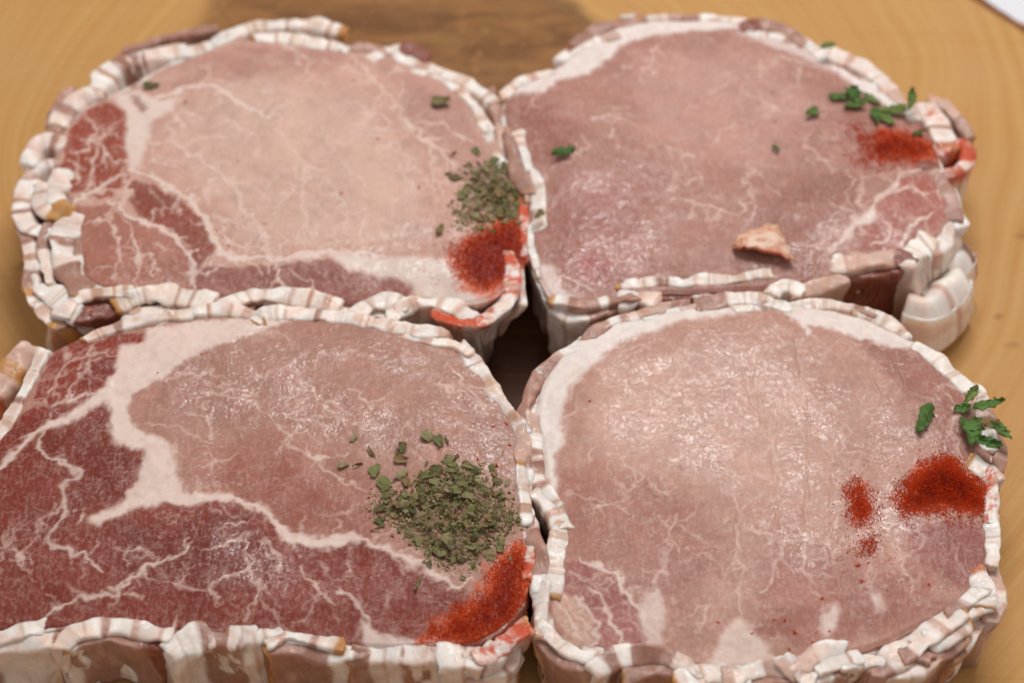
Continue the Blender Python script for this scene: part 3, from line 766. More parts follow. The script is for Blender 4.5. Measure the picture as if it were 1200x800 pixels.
   (30.9,-2.3),
   (29.4,-24.8),
   (18.9,-37.2),
   (19.3,-39.0),
   (14.5,-38.1),
   (21.1,-30.5),
   (9.8,-28.0),
  ],
  'stains': [
   [(25.9,-7.6),(27.9,-3.4),(30.9,0.5),(35.3,2.4),(40.1,-0.7),(42.8,-4.2),(42.0,-8.4),(34.4,-8.4),(28.8,-9.5)],
   [(16.6,-4.6),(18.1,-3.0),(19.4,-3.8),(19.6,-6.9),(20.3,-9.2),(17.6,-11.4)],
  ],
  'wet': [
   [(-29.6,32.3),(4.2,36.6),(30.5,30.2),(42.9,9.6),(35.8,-9.9),(15.8,-21.1),(3.3,-21.1),(-8.1,-2.3),(-30.2,9.6)],
  ],
  'piles': [
  ],
  'strays': [
  ],
  'leaves': [
   ('fresh',(32.2,11.0),7.4,1.1,'single parsley leaf lying apart in the middle right of the front right chop'),
   ('fresh',(41.3,15.8),5.4,0.9,'rearmost broad parsley leaf of the cluster on the front right chop'),
   ('fresh',(45.1,13.8),6.4,0.2,'parsley leaf sticking out over the right rim,the longest of its cluster'),
   ('fresh',(40.7,8.6),7.6,1.5,'crumpled upright parsley leaf in the left of the front right cluster'),
   ('fresh',(43.3,5.0),5.4,2.6,'pointed parsley leaf lowest in the cluster on the front right chop'),
   ('fresh',(46.3,8.0),5.0,2.3,'rightmost drooping parsley leaf of the cluster on the front right chop'),
   ('dry',(44.2,9.6),3.4,0.4,'small dried flake inside the parsley cluster on the front right chop'),
   ('fresh',(40.0,14.8),3.6,0.1,'thin parsley stalk bit crossing the left of the front right cluster'),
  ],
  'web': 36,
  'webdir': 1.57,
  'vg': 1.05,
  'grain': 1.0,
  'lean': -2.5,
  'taper': 0.08,
  'marble': 0.5,
  'fine': 1.0,
  'label': 'front right pale pink bacon-wrapped pork chop with a thick white fat cap behind',
  'plabel': 'bright red grainy paprika in three patches on the front right chop',
 },
}
BOARD_EDGE = (114.1, 115.4)  # point of the rim, mm
HEART = [(-67.9, 122.3), (-72.6, 115.9), (-75.4, 110.8), (-77.3, 99.1), (-73.9, 83.0), (-55.5, 52.4), (-32.0, 21.7), (-10.4, -0.4), (6.9, -2.5), (21.1, 10.5), (24.6, 40.3), (25.8, 80.3), (22.6, 104.7), (17.9, 113.1), (11.0, 118.2), (2.0, 124.0), (-20.4, 133.4), (-50.8, 131.9)]
SPECKS = [(101.7, 23.8), (103.6, 16.3), (109.8, 46.3), (7.9, 107.5), (0.0, 96.4), (-105.2, 37.9)]
SCRAP = [(44.4, 24.2), (46.0, 27.6), (49.2, 29.0), (54.1, 30.6), (55.0, 28.1), (56.1, 24.4), (56.9, 20.8), (54.0, 21.3), (49.8, 22.8), (46.7, 23.5)]


# ------------------------------------------------------------------ helpers
def lin(c):
    c = np.asarray(c, dtype=float) / 255.0
    return np.where(c <= 0.04045, c / 12.92, ((c + 0.055) / 1.055) ** 2.4)


def _hash(ix, iy, iz, seed):
    with np.errstate(over='ignore'):
        h = (ix.astype(np.int64) * 374761393 + iy.astype(np.int64) * 668265263
             + iz.astype(np.int64) * 2147483647 + seed * 1274126177) & 0xFFFFFFFF
        h = ((h ^ (h >> 13)) * 1274126177) & 0xFFFFFFFF
        h = (h ^ (h >> 16)) & 0xFFFFFF
    return h / float(0xFFFFFF)


def noise(x, y, z=0.0, seed=0):
    """value noise 0..1"""
    x = np.asarray(x, float); y = np.asarray(y, float); z = np.zeros_like(x) + z
    ix, iy, iz = np.floor(x), np.floor(y), np.floor(z)
    fx, fy, fz = x - ix, y - iy, z - iz
    fx = fx * fx * fx * (fx * (fx * 6 - 15) + 10); fy = fy * fy * fy * (fy * (fy * 6 - 15) + 10); fz = fz * fz * (3 - 2 * fz)
    ix = ix.astype(np.int64); iy = iy.astype(np.int64); iz = iz.astype(np.int64)
    r = 0
    flat = not np.any(fz)
    for dz in ((0,) if flat else (0, 1)):
        wz = 1.0 if flat else (fz if dz else 1 - fz)
        a = _hash(ix, iy, iz + dz, seed) * (1 - fx) + _hash(ix + 1, iy, iz + dz, seed) * fx
        b = _hash(ix, iy + 1, iz + dz, seed) * (1 - fx) + _hash(ix + 1, iy + 1, iz + dz, seed) * fx
        r = r + wz * (a * (1 - fy) + b * fy)
    return r


def fbm(x, y, z=0.0, seed=0, octv=4):
    s, a, t = 0, 0.5, 0
    c, sn = math.cos(.6), math.sin(.6)
    for k in range(octv):
        s = s + a * noise(x, y, z, seed + k * 17)
        t += a; a *= 0.5
        x, y = (x * c - y * sn) * 2.03 + 5.1, (x * sn + y * c) * 2.03 + 1.7
    return s / t


def sstep(a, b, x):
    t = np.clip((x - a) / (b - a), 0, 1)
    return t * t * (3 - 2 * t)


def seg_dist(px, py, pts):
    """distance to a polyline and the fraction along it of the nearest point"""
    best = np.full(px.shape, 1e9); par = np.zeros(px.shape)
    L = [math.hypot(b[0] - a[0], b[1] - a[1]) for a, b in zip(pts, pts[1:])]
    T = sum(L) or 1; acc = 0
    for (a, b), l in zip(zip(pts, pts[1:]), L):
        dx, dy = b[0] - a[0], b[1] - a[1]
        t = np.clip(((px - a[0]) * dx + (py - a[1]) * dy) / max(l * l, 1e-9), 0, 1)
        d = np.hypot(px - a[0] - t * dx, py - a[1] - t * dy)
        m = d < best
        best = np.where(m, d, best); par = np.where(m, (acc + t * l) / T, par)
        acc += l
    return best, par


def poly_sd(px, py, pts):
    """signed distance to a polygon, positive inside"""
    d, _ = seg_dist(px, py, list(pts) + [pts[0]])
    ins = np.zeros(px.shape, bool)
    n = len(pts)
    for i in range(n):
        x0, y0 = pts[i]; x1, y1 = pts[(i + 1) % n]
        if y0 == y1:
            continue
        c = ((y0 > py) != (y1 > py)) & (px < (x1 - x0) * (py - y0) / (y1 - y0) + x0)
        ins ^= c
    return np.where(ins, d, -d)


def spline(pts, step):
    """Catmull-Rom through the points, resampled at a step"""
    P = [np.array(p, float) for p in pts]
    P = [2 * P[0] - P[1]] + P + [2 * P[-1] - P[-2]]
    out = []
    for i in range(1, len(P) - 2):
        for t in np.linspace(0, 1, 12, endpoint=False):
            p0, p1, p2, p3 = P[i - 1:i + 3]
            out.append(.5 * (2 * p1 + (p2 - p0) * t + (2 * p0 - 5 * p1 + 4 * p2 - p3) * t * t + (3 * p1 - p0 - 3 * p2 + p3) * t ** 3))
    out.append(P[-2])
    out = np.array(out)
    s = np.concatenate([[0], np.cumsum(np.hypot(*np.diff(out, axis=0).T))])
    n = max(6, int(s[-1] / step) + 1)
    q = np.linspace(0, s[-1], n)
    return np.stack([np.interp(q, s, out[:, 0]), np.interp(q, s, out[:, 1])], 1), s[-1]


def make_mesh(name, verts, faces, col=None, mat=None, smooth=True, aux=None):
    """faces: array (n,3) or (n,4), or a list of such arrays"""
    me = bpy.data.meshes.new(name)
    if not isinstance(faces, list):
        faces = [faces]
    verts = np.asarray(verts, np.float32)
    me.vertices.add(len(verts))
    me.vertices.foreach_set("co", verts.ravel())
    loops = np.concatenate([f.ravel() for f in faces]).astype(np.int32)
    tot = np.concatenate([np.full(len(f), f.shape[1], np.int32) for f in faces])
    start = np.concatenate([[0], np.cumsum(tot)[:-1]]).astype(np.int32)
    me.loops.add(len(loops)); me.loops.foreach_set("vertex_index", loops)
    me.polygons.add(len(tot)); me.polygons.foreach_set("loop_start", start); me.polygons.foreach_set("loop_total", tot)
    me.update(calc_edges=True)
    me.polygons.foreach_set("use_smooth", np.full(len(tot), smooth, bool))
    if col is not None:
        at = me.color_attributes.new("Col", 'FLOAT_COLOR', 'POINT')
        at.data.foreach_set("color", np.asarray(col, np.float32).ravel())
    if aux is not None:                      # R juice film, G paprika
        at = me.color_attributes.new("Aux", 'FLOAT_COLOR', 'POINT')
        at.data.foreach_set("color", np.asarray(aux, np.float32).ravel())
    if mat:
        me.materials.append(mat)
    me.validate()
    return me


def link(name, me, parent=None, loc=(0, 0, 0)):
    o = bpy.data.objects.new(name, me)
    C.objects.link(o)
    o.location = loc
    if parent:
        o.parent = parent
    return o


def tag(o, label=None, cat=None, group=None, kind=None):
    if label: o["label"] = label
    if cat: o["category"] = cat
    if group: o["group"] = group
    if kind: o["kind"] = kind
    return o


# ------------------------------------------------------------------ materials
class NT:
    def __init__(self, name):
        self.m = bpy.data.materials.new(name)
        self.m.use_nodes = True
        self.t = self.m.node_tree
        self.b = self.t.nodes["Principled BSDF"]

    def n(self, typ, **kw):
        nd = self.t.nodes.new(typ)
        for k, v in kw.items():
            setattr(nd, k, v)
        return nd

    def l(self, a, b):
        self.t.links.new(a, b)

    def coords(self, scale=1000.0, st=(1, 1, 1)):
        tc = self.n("ShaderNodeTexCoord"); mp = self.n("ShaderNodeMapping")
        mp.inputs["Scale"].default_value = tuple(scale * s for s in st)
        self.l(tc.outputs["Object"], mp.inputs["Vector"])
        return mp.outputs["Vector"]

    def noise(self, vec, scale, detail=3.0, rough=.55, dist=0.0, out="Fac"):
        nd = self.n("ShaderNodeTexNoise")
        nd.inputs["Scale"].default_value = scale; nd.inputs["Detail"].default_value = detail
        nd.inputs["Roughness"].default_value = rough; nd.inputs["Distortion"].default_value = dist
        self.l(vec, nd.inputs["Vector"])
        return nd.outputs[out]

    def remap(self, x, a, b, c, d, smooth=False):
        nd = self.n("ShaderNodeMapRange")
        if smooth: nd.interpolation_type = 'SMOOTHSTEP'
        for i, v in zip(range(1, 5), (a, b, c, d)):
            nd.inputs[i].default_value = v
        self.l(x, nd.inputs[0])
        return nd.outputs[0]

    def math(self, op, a, b=None):
        nd = self.n("ShaderNodeMath", operation=op)
        for i, v in enumerate((a, b)):
            if v is None: continue
            if isinstance(v, (int, float)): nd.inputs[i].default_value = v
            else: self.l(v, nd.inputs[i])
        return nd.outputs[0]

    def mix(self, f, a, b, mode='MIX'):
        nd = self.n("ShaderNodeMix", data_type='RGBA', blend_type=mode)
        for s, v in ((nd.inputs[0], f), (nd.inputs[6], a), (nd.inputs[7], b)):
            if isinstance(v, (int, float)): s.default_value = v
            elif isinstance(v, (tuple, list, np.ndarray)): s.default_value = (*v[:3], 1)
            else: self.l(v, s)
        return nd.outputs[2]

    def bump(self, h, strength, dist, prev=None):
        nd = self.n("ShaderNodeBump")
        nd.inputs["Strength"].default_value = strength; nd.inputs["Distance"].default_value = dist
        self.l(h, nd.inputs["Height"])
        if prev is not None: self.l(prev, nd.inputs["Normal"])
        return nd.outputs["Normal"]

    def set(self, **kw):
        for k, v in kw.items():
            s = self.b.inputs[k.replace('_', ' ')]
            if hasattr(v, 'is_output') or isinstance(v, bpy.types.NodeSocket): self.l(v, s)
            else: s.default_value = v
        return self


def flesh_material(name, kind):
    M = NT(name)
    v = M.coords()
    at = M.n("ShaderNodeAttribute", attribute_name="Col")
    col, fat = at.outputs["Color"], at.outputs["Alpha"]
    if kind == 'meat':
        # fine pale flecks and fibre mottling inside the muscle
        fl = M.remap(M.noise(v, 1.25, 4, .62, .5), .50, .72, 0, .34, True)
        fl = M.math('MULTIPLY', fl, M.remap(fat, 0, 1, 1, .2))
        col = M.mix(fl, col, M.mix(.5, col, lin((232, 206, 194))))
        fb = M.noise(M.coords(1000, (1, .16, 1)), 1.9, 3, .6, .2)
        fbk = M.math('MULTIPLY', M.remap(fb, .48, .70, 0, .22, True), M.remap(fat, 0, 1, 1, 0))
        col = M.mix(fbk, col, M.mix(.5, col, lin((228, 200, 188))))
        dk = M.remap(M.noise(v, .75, 3, .6, .8), .30, .52, .22, 0, True)
        dk = M.math('MULTIPLY', dk, M.remap(fat, 0, 1, 1, 0))
        col = M.mix(dk, col, M.mix(.5, col, lin((120, 62, 50))))
    else:
        st = M.noise(M.coords(1000, (1, 1, .18)), 1.6, 4, .6)
        col = M.mix(M.remap(st, .35, .7, .0, .14, True), col, lin((214, 180, 166)))
    # wet sheen: a thin film of juice, thicker in broad patches, wrinkled over the fibres
    film = M.noise(v, .075, 3, .6)
    wet = M.remap(film, .36, .52, .25, 1.0, True)
    ax = M.n("ShaderNodeAttribute", attribute_name="Aux")
    sx = M.n("ShaderNodeSeparateColor"); M.l(ax.outputs["Color"], sx.inputs[0])
    dry = M.remap(sx.outputs[1], 0, 1, 1, .16)
    if kind == 'meat':
        coat = M.math('MULTIPLY', M.math('MULTIPLY', wet, M.remap(sx.outputs[0], 0, 1, .26, 1.0)), dry)
        sub = M.math('MULTIPLY', dry, .22)
    else:
        coat = M.math('MULTIPLY', dry, .7)
        sub = M.math('MULTIPLY', dry, .6)
    base_r = M.remap(M.noise(v, 1.6, 2), .3, .7, .42, .58)
    w1 = M.noise(v, .48, 2, .5, 1.8)
    ridge = M.remap(M.math('ABSOLUTE', M.math('SUBTRACT', w1, .5)), 0, .10, 1, 0, True)
    wn = M.bump(ridge, .35, .00010)
    wn = M.bump(M.noise(v, .56, 2, .5, 1.3), 1.0, .00032, wn)
    nb = M.bump(M.noise(v, 1.5, 3, .6, .6), .3, .0002)
    M.set(Base_Color=col, Roughness=base_r, Normal=nb, Subsurface_Weight=sub,
          Subsurface_Radius=(1.0, .42, .28) if kind == 'meat' else (1.0, .72, .6), Subsurface_Scale=.0013 if kind == 'meat' else .0016, IOR=1.38, Specular_IOR_Level=M.math('MULTIPLY', dry, .22),
          Coat_Weight=coat, Coat_Roughness=.09, Coat_IOR=1.42, Coat_Normal=wn)
    return M.m


MEAT = flesh_material("raw_pork", 'meat')
BACON = flesh_material("raw_bacon", 'bacon')


def paprika_material():
    M = NT("paprika")
    at = M.n("ShaderNodeAttribute", attribute_name="Col")
    v = M.coords()
    nb = M.bump(M.noise(v, 5.0, 3, .7), .6, .0002)
    M.set(Base_Color=at.outputs["Color"], Roughness=.85, Normal=nb, Specular_IOR_Level=.12)
    return M.m


def leaf_material(name, ramp, rough):
    M = NT(name)
    oi = M.n("ShaderNodeObjectInfo")
    r = M.n("ShaderNodeValToRGB")
    e = r.color_ramp.elements
    e[0].position, e[0].color = 0, (*lin(ramp[0]), 1)
    e[1].position, e[1].color = 1, (*lin(ramp[-1]), 1)
    for i, c in enumerate(ramp[1:-1]):
        k = e.new((i + 1) / (len(ramp) - 1)); k.color = (*lin(c), 1)
    M.l(oi.outputs["Random"], r.inputs[0])
    v = M.coords()
    col = M.mix(M.remap(M.noise(v, 1.3, 3), .35, .7, 0, .3), r.outputs[0], lin((88, 92, 48)))
    M.set(Base_Color=col, Roughness=rough, Normal=M.bump(M.noise(v, 2.5, 3), .5, .0003), Specular_IOR_Level=.4,
          Subsurface_Weight=.05, Subsurface_Scale=.0006)
    return M.m


HERB_RAMP = [(102, 95, 58), (139, 128, 86), (168, 154, 117), (119, 116, 68), (153, 114, 77), (147, 140, 96), (112, 86, 58), (132, 132, 82), (88, 88, 52), (161, 140, 100), (123, 128, 73)]
PAPRIKA = paprika_material()
FRESH = leaf_material("parsley", [(74, 112, 50), (100, 138, 66), (142, 158, 90), (84, 122, 56)], .65)
DRY = leaf_material("dried_herb", HERB_RAMP, .75)


def wood_material():
    M = NT("board_wood")
    v = M.coords(1000)
    warp = M.noise(v, .012, 2, .5, 0, "Color")
    ad = M.n("ShaderNodeVectorMath", operation='MULTIPLY_ADD')
    M.l(warp, ad.inputs[0]); ad.inputs[1].default_value = (26, 26, 0); M.l(v, ad.inputs[2])
    hc = np.mean(np.array(HEART), axis=0)
    sub = M.n("ShaderNodeVectorMath", operation='SUBTRACT')
    M.l(ad.outputs[0], sub.inputs[0]); sub.inputs[1].default_value = (hc[0] + 13, hc[1] + 13, 0)
    sc_ = M.n("ShaderNodeVectorMath", operation='MULTIPLY')
    M.l(sub.outputs[0], sc_.inputs[0]); sc_.inputs[1].default_value = (1, 1, 0)
    ln = M.n("ShaderNodeVectorMath", operation='LENGTH')
    M.l(sc_.outputs[0], ln.inputs[0])
    rad = ln.outputs["Value"]
    # growth rings: irregular spacing from 1-D noise along the radius
    cx = M.n("ShaderNodeCombineXYZ")
    M.l(rad, cx.inputs[0])
    ring = M.noise(cx.outputs[0], .42, 3, .6)
    ring2 = M.noise(cx.outputs[0], .09, 1, .5)
    base = M.mix(M.remap(ring, .35, .68, 0, 1, True), lin((197, 152, 92)), lin((187, 136, 74)))
    base = M.mix(M.remap(ring2, .4, .65, 0, .35, True), base, lin((188, 134, 76)))
    base = M.mix(M.remap(M.noise(v, .035, 3), .4, .7, 0, .4, True), base, lin((196, 150, 96)))
    # heartwood stain, brown and streaky, with a darker outline
    at = M.n("ShaderNodeAttribute", attribute_name="Col")
    heart = at.outputs["Alpha"]
    hb = M.mix(M.remap(M.noise(M.coords(1000, (.25, 1, 1)), .12, 4, .65, .6), .35, .68, 0, 1, True), lin((150, 104, 58)), lin((112, 72, 38)))
    hb = M.mix(M.remap(M.noise(v, .30, 3, .6), .55, .75, 0, .6, True), hb, lin((176, 126, 72)))
    base = M.mix(M.remap(heart, .35, .75, 0, 1, True), base, hb)
    lineh = M.math('ABSOLUTE', M.math('SUBTRACT', heart, .52))
    base = M.mix(M.math('MULTIPLY', M.remap(lineh, .0, .26, .5, 0, True), M.remap(M.noise(v, .05, 3), .35, .6, .15, 1)), base, lin((70, 44, 26)))
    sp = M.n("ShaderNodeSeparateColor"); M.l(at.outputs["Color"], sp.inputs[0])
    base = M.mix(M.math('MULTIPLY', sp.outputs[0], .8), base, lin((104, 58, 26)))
    base = M.mix(M.math('MULTIPLY', sp.outputs[1], .88), base, lin((58, 26, 14)))     # shade of the gap between the chops, painted into the wood colour
    base = M.mix(M.remap(M.noise(v, 1.4, 2), .68, .78, 0, .25), base, lin((150, 92, 44)))
    nb = M.bump(ring, .15, .0003)
    nb = M.bump(M.noise(v, 1.0, 4), .12, .0002, nb)
    scr = M.noise(M.coords(1000, (.03, 1.2, 1)), .9, 2, .5)
    base = M.mix(M.remap(scr, .62, .72, 0, .22, True), base, lin((160, 104, 52)))
    nb = M.bump(scr, .12, .0002, nb)
    M.set(Base_Color=base, Roughness=M.remap(M.noise(v, .06, 3), .3, .7, .55, .72), Normal=nb, Specular_IOR_Level=.25)
    return M.m


def plain_material(name, c, rough, nscale=.2, c2=None, bump=.2):
    M = NT(name)
    v = M.coords()
    f = M.noise(v, nscale, 4, .6)
    M.set(Base_Color=M.mix(M.remap(f, .3, .7, 0, 1), lin(c), lin(c2 or c)), Roughness=rough,
          Normal=M.bump(f, bump, .0006))
    return M.m


# ------------------------------------------------------------------ table and board
def build_table():
    n = 24
    g = np.linspace(-900, 900, n)
    X, Y = np.meshgrid(g, g)
    V = np.stack([X, Y + 200, np.full_like(X, -34.0)], -1).reshape(-1, 3) * MM
    i = np.arange(n * n).reshape(n, n)
    Q = np.stack([i[:-1, :-1], i[:-1, 1:], i[1:, 1:], i[1:, :-1]], -1).reshape(-1, 4)
    o = link("tabletop", make_mesh("tabletop", V, Q, mat=plain_material("white_tabletop", (236, 236, 240), .5, .05, (228, 228, 234))))
    tag(o, kind="structure")


def build_board():
    cx, cy = -13.0, -10.0
    er = math.hypot(BOARD_EDGE[0] - cx, BOARD_EDGE[1] - cy)
    ea = math.atan2(BOARD_EDGE[1] - cy, BOARD_EDGE[0] - cx)

    def R(th):
        a = th - ea
        return er + 60 * np.sin(a) ** 2 + 1.2 * (fbm(np.cos(th) * 4 + 9, np.sin(th) * 4, seed=3) - .5) * 2

    N = 260
    u = np.linspace(-1, 1, N)
    U, W = np.meshgrid(u, u)
    x = U * np.sqrt(1 - W * W / 2); y = W * np.sqrt(1 - U * U / 2)
    r = np.hypot(x, y); th = np.arctan2(y, x)
    rr = R(th) * r
    X = cx + rr * np.cos(th); Y = cy + rr * np.sin(th)
    Z = .35 * (fbm(X / 22, Y / 22, seed=5) - .5) - 1.2 * sstep(.985, 1, r) - .3
    heart = sstep(-13, 13, poly_sd(X + 10 * (fbm(X / 14, Y / 14, seed=8) - .5), Y + 10 * (fbm(X / 14, Y / 14, seed=9) - .5), HEART))
    spk = np.zeros_like(X)
    for k, (sx, sy) in enumerate(SPECKS):
        spk = np.maximum(spk, (1 - sstep(.2, .9 + .25 * (k % 3), np.hypot((X - sx) * .8, Y - sy))) * .7)
    gap_shade = 1 - sstep(16, 26, np.hypot((X - 3) * .9, (Y + 14) * .55) + 8 * (fbm(X / 9, Y / 9, seed=14) - .5))  # painted shade: mask that darkens the board in the central gap
    col = np.stack([spk, gap_shade, spk, heart], -1).reshape(-1, 4)
    V = np.stack([X, Y, Z], -1).reshape(-1, 3)
    i = np.arange(N * N).reshape(N, N)
    Q = np.stack([i[:-1, :-1], i[:-1, 1:], i[1:, 1:], i[1:, :-1]], -1).reshape(-1, 4)
    per = np.concatenate([i[0, :-1], i[:-1, -1], i[-1, :0:-1], i[:0:-1, 0]])
    nv = len(V)
    low = V[per].copy(); low[:, 2] = -33.9
    V2 = np.concatenate([V, low, [[cx, cy, -33.9]]])
    k = np.arange(len(per)); kn = (k + 1) % len(per)
    S = np.stack([per[kn], per[k], nv + k, nv + kn], -1)
    B = np.stack([nv + kn, nv + k, np.full(len(k), nv + len(per))], -1)
    col2 = np.concatenate([col, np.zeros((len(per) + 1, 4))])
    root = bpy.data.objects.new("cutting_board", None)
    C.objects.link(root)
    root.location = (0, 0, 0)
    tag(root, "honey coloured round wooden board with a brown heartwood stain under the chops", "cutting board")
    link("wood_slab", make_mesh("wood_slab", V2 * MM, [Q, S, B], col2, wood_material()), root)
    # bark rim
    n = 720
    t = np.linspace(0, 2 * np.pi, n, endpoint=False)
    rb = R(t)
    rows = []
    jag = fbm(np.cos(t) * 30, np.sin(t) * 30, seed=12) - .5
    for dr, z in ((.05, -34), (.05, -1.6), (1.2, -1.5), (3.0 , -2.4), (4.2, -6), (4.5, -18), (4.2, -34)):
        q = rb + dr + (jag * 1.6 if dr > 1 else 0)
        rows.append(np.stack([cx + q * np.cos(t), cy + q * np.sin(t), np.full(n, float(z)) + .1], -1))
    Vb = np.concatenate(rows)
    a = np.arange(n); an = (a + 1) % n
    F = [np.stack([j * n + a, j * n + an, (j + 1) * n + an, (j + 1) * n + a], -1) for j in range(len(rows) - 1)]
    link("bark_rim", make_mesh("bark_rim", Vb * MM, np.concatenate(F)[:, ::-1].copy(),
         mat=plain_material("bark", (150, 92, 44), .8, .5, (104, 62, 30), .8)), root)


# ------------------------------------------------------------------ pork slices
FATC = lin((238, 226, 219))


LAYERS = ['w30 m20 w50', 'm40 w35 m25', 'w60 s20 w20', 'p30 w40 m30', 'm25 w20 m20 w35', 's30 w50 p20']


class Chop:
    def __init__(s, key, d, idx):
        s.d, s.key, s.idx = d, key, idx
        s.h = d['h']
        P = np.array(d['outline'])
        th = np.arctan2(P[:, 1], P[:, 0]); r = np.hypot(P[:, 0], P[:, 1])
        o = np.argsort(th); th, r = th[o], r[o]
        s.th = np.concatenate([th - 2 * np.pi, th, th + 2 * np.pi]); s.r = np.tile(r, 3)

    def R(s, t):
        b = np.interp(t, s.th, s.r)
        for q in (.03, -.03, .06, -.06):
            b = b + np.interp(t + q, s.th, s.r)
        return b / 5 + .5 * (fbm(np.cos(t) * 9, np.sin(t) * 9, seed=s.idx) - .5)

    def height(s, x, y):
        """top surface in mm"""
        t = np.arctan2(y, x)
        f = np.hypot(x, y) / s.R(t)
        z = s.h - .6 + 1.5 * (fbm(x / 20, y / 20, seed=30 + s.idx, octv=3) - .5) + .55 * (fbm(x / 5, y / 5, seed=40 + s.idx, octv=3) - .5)
        z = z - 1.5 * sstep(.70, 1.03, f) - .4 * sstep(.975, 1.0, f)
        for w, p in s.d['grooves']:
            dd, _ = seg_dist(x + .8 * (noise(x / 2, y / 2, seed=3) - .5), y, p)
            z = z - .13 * np.exp(-(dd / (w * .8)) ** 2)
        return z

    def colour(s, x, y):
        d = s.d
        wx = fbm(x / 2.2, y / 2.2, seed=50 + s.idx) - .5; wy = fbm(x / 2.2, y / 2.2, seed=60 + s.idx) - .5
        wx2 = fbm(x / 7, y / 7, seed=52 + s.idx) - .5; wy2 = fbm(x / 7, y / 7, seed=62 + s.idx) - .5
        col = np.zeros(x.shape + (3,)) + lin(d['base'])
        fat = np.zeros(x.shape)
        for c, soft, warp, p in d['regions']:
            if c[1] < 100: c = (c[0] * .97, c[1] * .90, c[2] * .80)       # lean of the darker muscles
            a = np.array(p)
            mg = soft + 4 * warp
            m = (x > a[:, 0].min() - mg) & (x < a[:, 0].max() + mg) & (y > a[:, 1].min() - mg) & (y < a[:, 1].max() + mg)
            if not m.any(): continue
            X = x[m] + (wx[m] * 2 + wx2[m] * 1.6) * warp; Y = y[m] + (wy[m] * 2 + wy2[m] * 1.6) * warp
            isfat = min(c) > 180
            sdv = poly_sd(X, Y, p)
            if isfat:
                sdv = sdv + .9 * (fbm(x[m] / .8, y[m] / 1.4, seed=78, octv=2) - .5)
                soft = soft * 2.2
            k = sstep(-soft * .5, soft * .5, sdv)
            if isfat:
                # fat edges are ragged, thin threads of it run into the muscle
                k = np.clip(k * (1.0 - .12 * sstep(.45, .7, fbm(X / 1.5, Y / 1.5, seed=77))), 0, 1)
            col[m] = col[m] * (1 - k[:, None]) + lin(c) * k[:, None]
            fat[m] = fat[m] * (1 - k) + k * (1.0 if isfat else 0.0)
        # uneven muscle tone
        tone = 1 + .24 * (fbm(x / 9, y / 9, seed=90 + s.idx) - .5) + .22 * (fbm(x / 2.6, y / 2.6, seed=91 + s.idx) - .5)
        col *= (tone * (1 - fat) + fat * (1 + .25 * (tone - 1)))[..., None]
        # natural marbling that was too fine to measure
        v1 = 0
        for q, (scl, amt, lo) in enumerate(((6.5, .85, .95), (3.6, .6, .93), (1.9, .5, .90))):
            n1 = fbm(x / scl + wx * 1.1, y / scl + wy * 1.1, seed=100 + s.idx + 7 * q, octv=4)
            mk = sstep(.40, .62, fbm(x / (scl * 2.2), y / (scl * 2.2), seed=110 + s.idx + 5 * q, octv=2))
            v1 = v1 + sstep(lo, .995, 1 - np.abs(n1 - .5) * 2) * mk * amt * (d['marble'] if q < 2 else d['fine'])
        v2 = 0
        v = np.clip(v1 + v2, 0, .75) * (1 - fat)
        vc = .45 * col + .55 * lin((228, 204, 192))
        col = col * (1 - v[..., None]) + vc * v[..., None]
        # measured seams of fat
        rg = np.random.default_rng(900 + s.idx)
        allv = [(w, p, 1.0) for w, p in d['veins']]
        for w, p in d['veins']:
            pp, L = spline(p, 1.0)
            for _ in range(int(L / 4.5) + 1):
                a0 = rg.integers(1, max(2, len(pp) - 1)); q = pp[a0].copy()
                tg = pp[min(a0 + 1, len(pp) - 1)] - pp[a0 - 1]
                an = math.atan2(tg[1], tg[0]) + rg.choice((-1, 1)) * rg.uniform(.5, 1.3)
                tw = [tuple(q)]
                for _ in range(rg.integers(2, 7)):
                    an += rg.normal(0, .35)
                    q = q + .9 * np.array((math.cos(an), math.sin(an))); tw.append(tuple(q))
                allv.append((min(w * .55, .45), tw, .75))
        # the finer web of fat between the measured seams
        for _ in range(d['web']):
            an = rg.uniform(0, 2 * math.pi); q = np.array((math.cos(an), math.sin(an))) * float(s.R(np.array([an]))[0]) * math.sqrt(rg.uniform(0, .85))
            an = d['webdir'] + rg.normal(0, .55) + (math.pi if rg.random() < .5 else 0)
            tw = [tuple(q)]
            for _ in range(rg.integers(4, 13)):
                an += rg.normal(0, .38)
                q = q + 1.0 * np.array((math.cos(an), math.sin(an))); tw.append(tuple(q))
                if rg.random() < .22 and len(tw) > 2:
                    b2 = an + rg.choice((-1, 1)) * rg.uniform(.5, 1.1); q2 = q.copy(); t2 = [tuple(q2)]
                    for _ in range(rg.integers(2, 5)):
                        b2 += rg.normal(0, .3); q2 = q2 + .9 * np.array((math.cos(b2), math.sin(b2))); t2.append(tuple(q2))
                    allv.append((.30, t2, .65))
            allv.append((rg.uniform(.28, .5), tw, rg.uniform(.55, .95)))
        for k, (w, p, gain) in enumerate(allv):
            a = np.array(p); mg = 4 + w
            m = (x > a[:, 0].min() - mg) & (x < a[:, 0].max() + mg) & (y > a[:, 1].min() - mg) & (y < a[:, 1].max() + mg)
            if not m.any(): continue
            X, Y = x[m], y[m]
            pp, _ = spline(p, .8)
            dd, t = seg_dist(X + wx[m] * 3.0, Y + wy[m] * 3.0, [tuple(q) for q in pp])
            ww = w * .5 * (.55 + .9 * noise(X / 1.7, Y / 1.7, seed=140 + k)) * (.45 + .55 * np.clip(np.minimum(t, 1 - t) * 5, 0, 1))
            kk = 1 - sstep(ww * .15, ww * 1.3 + .24, dd)
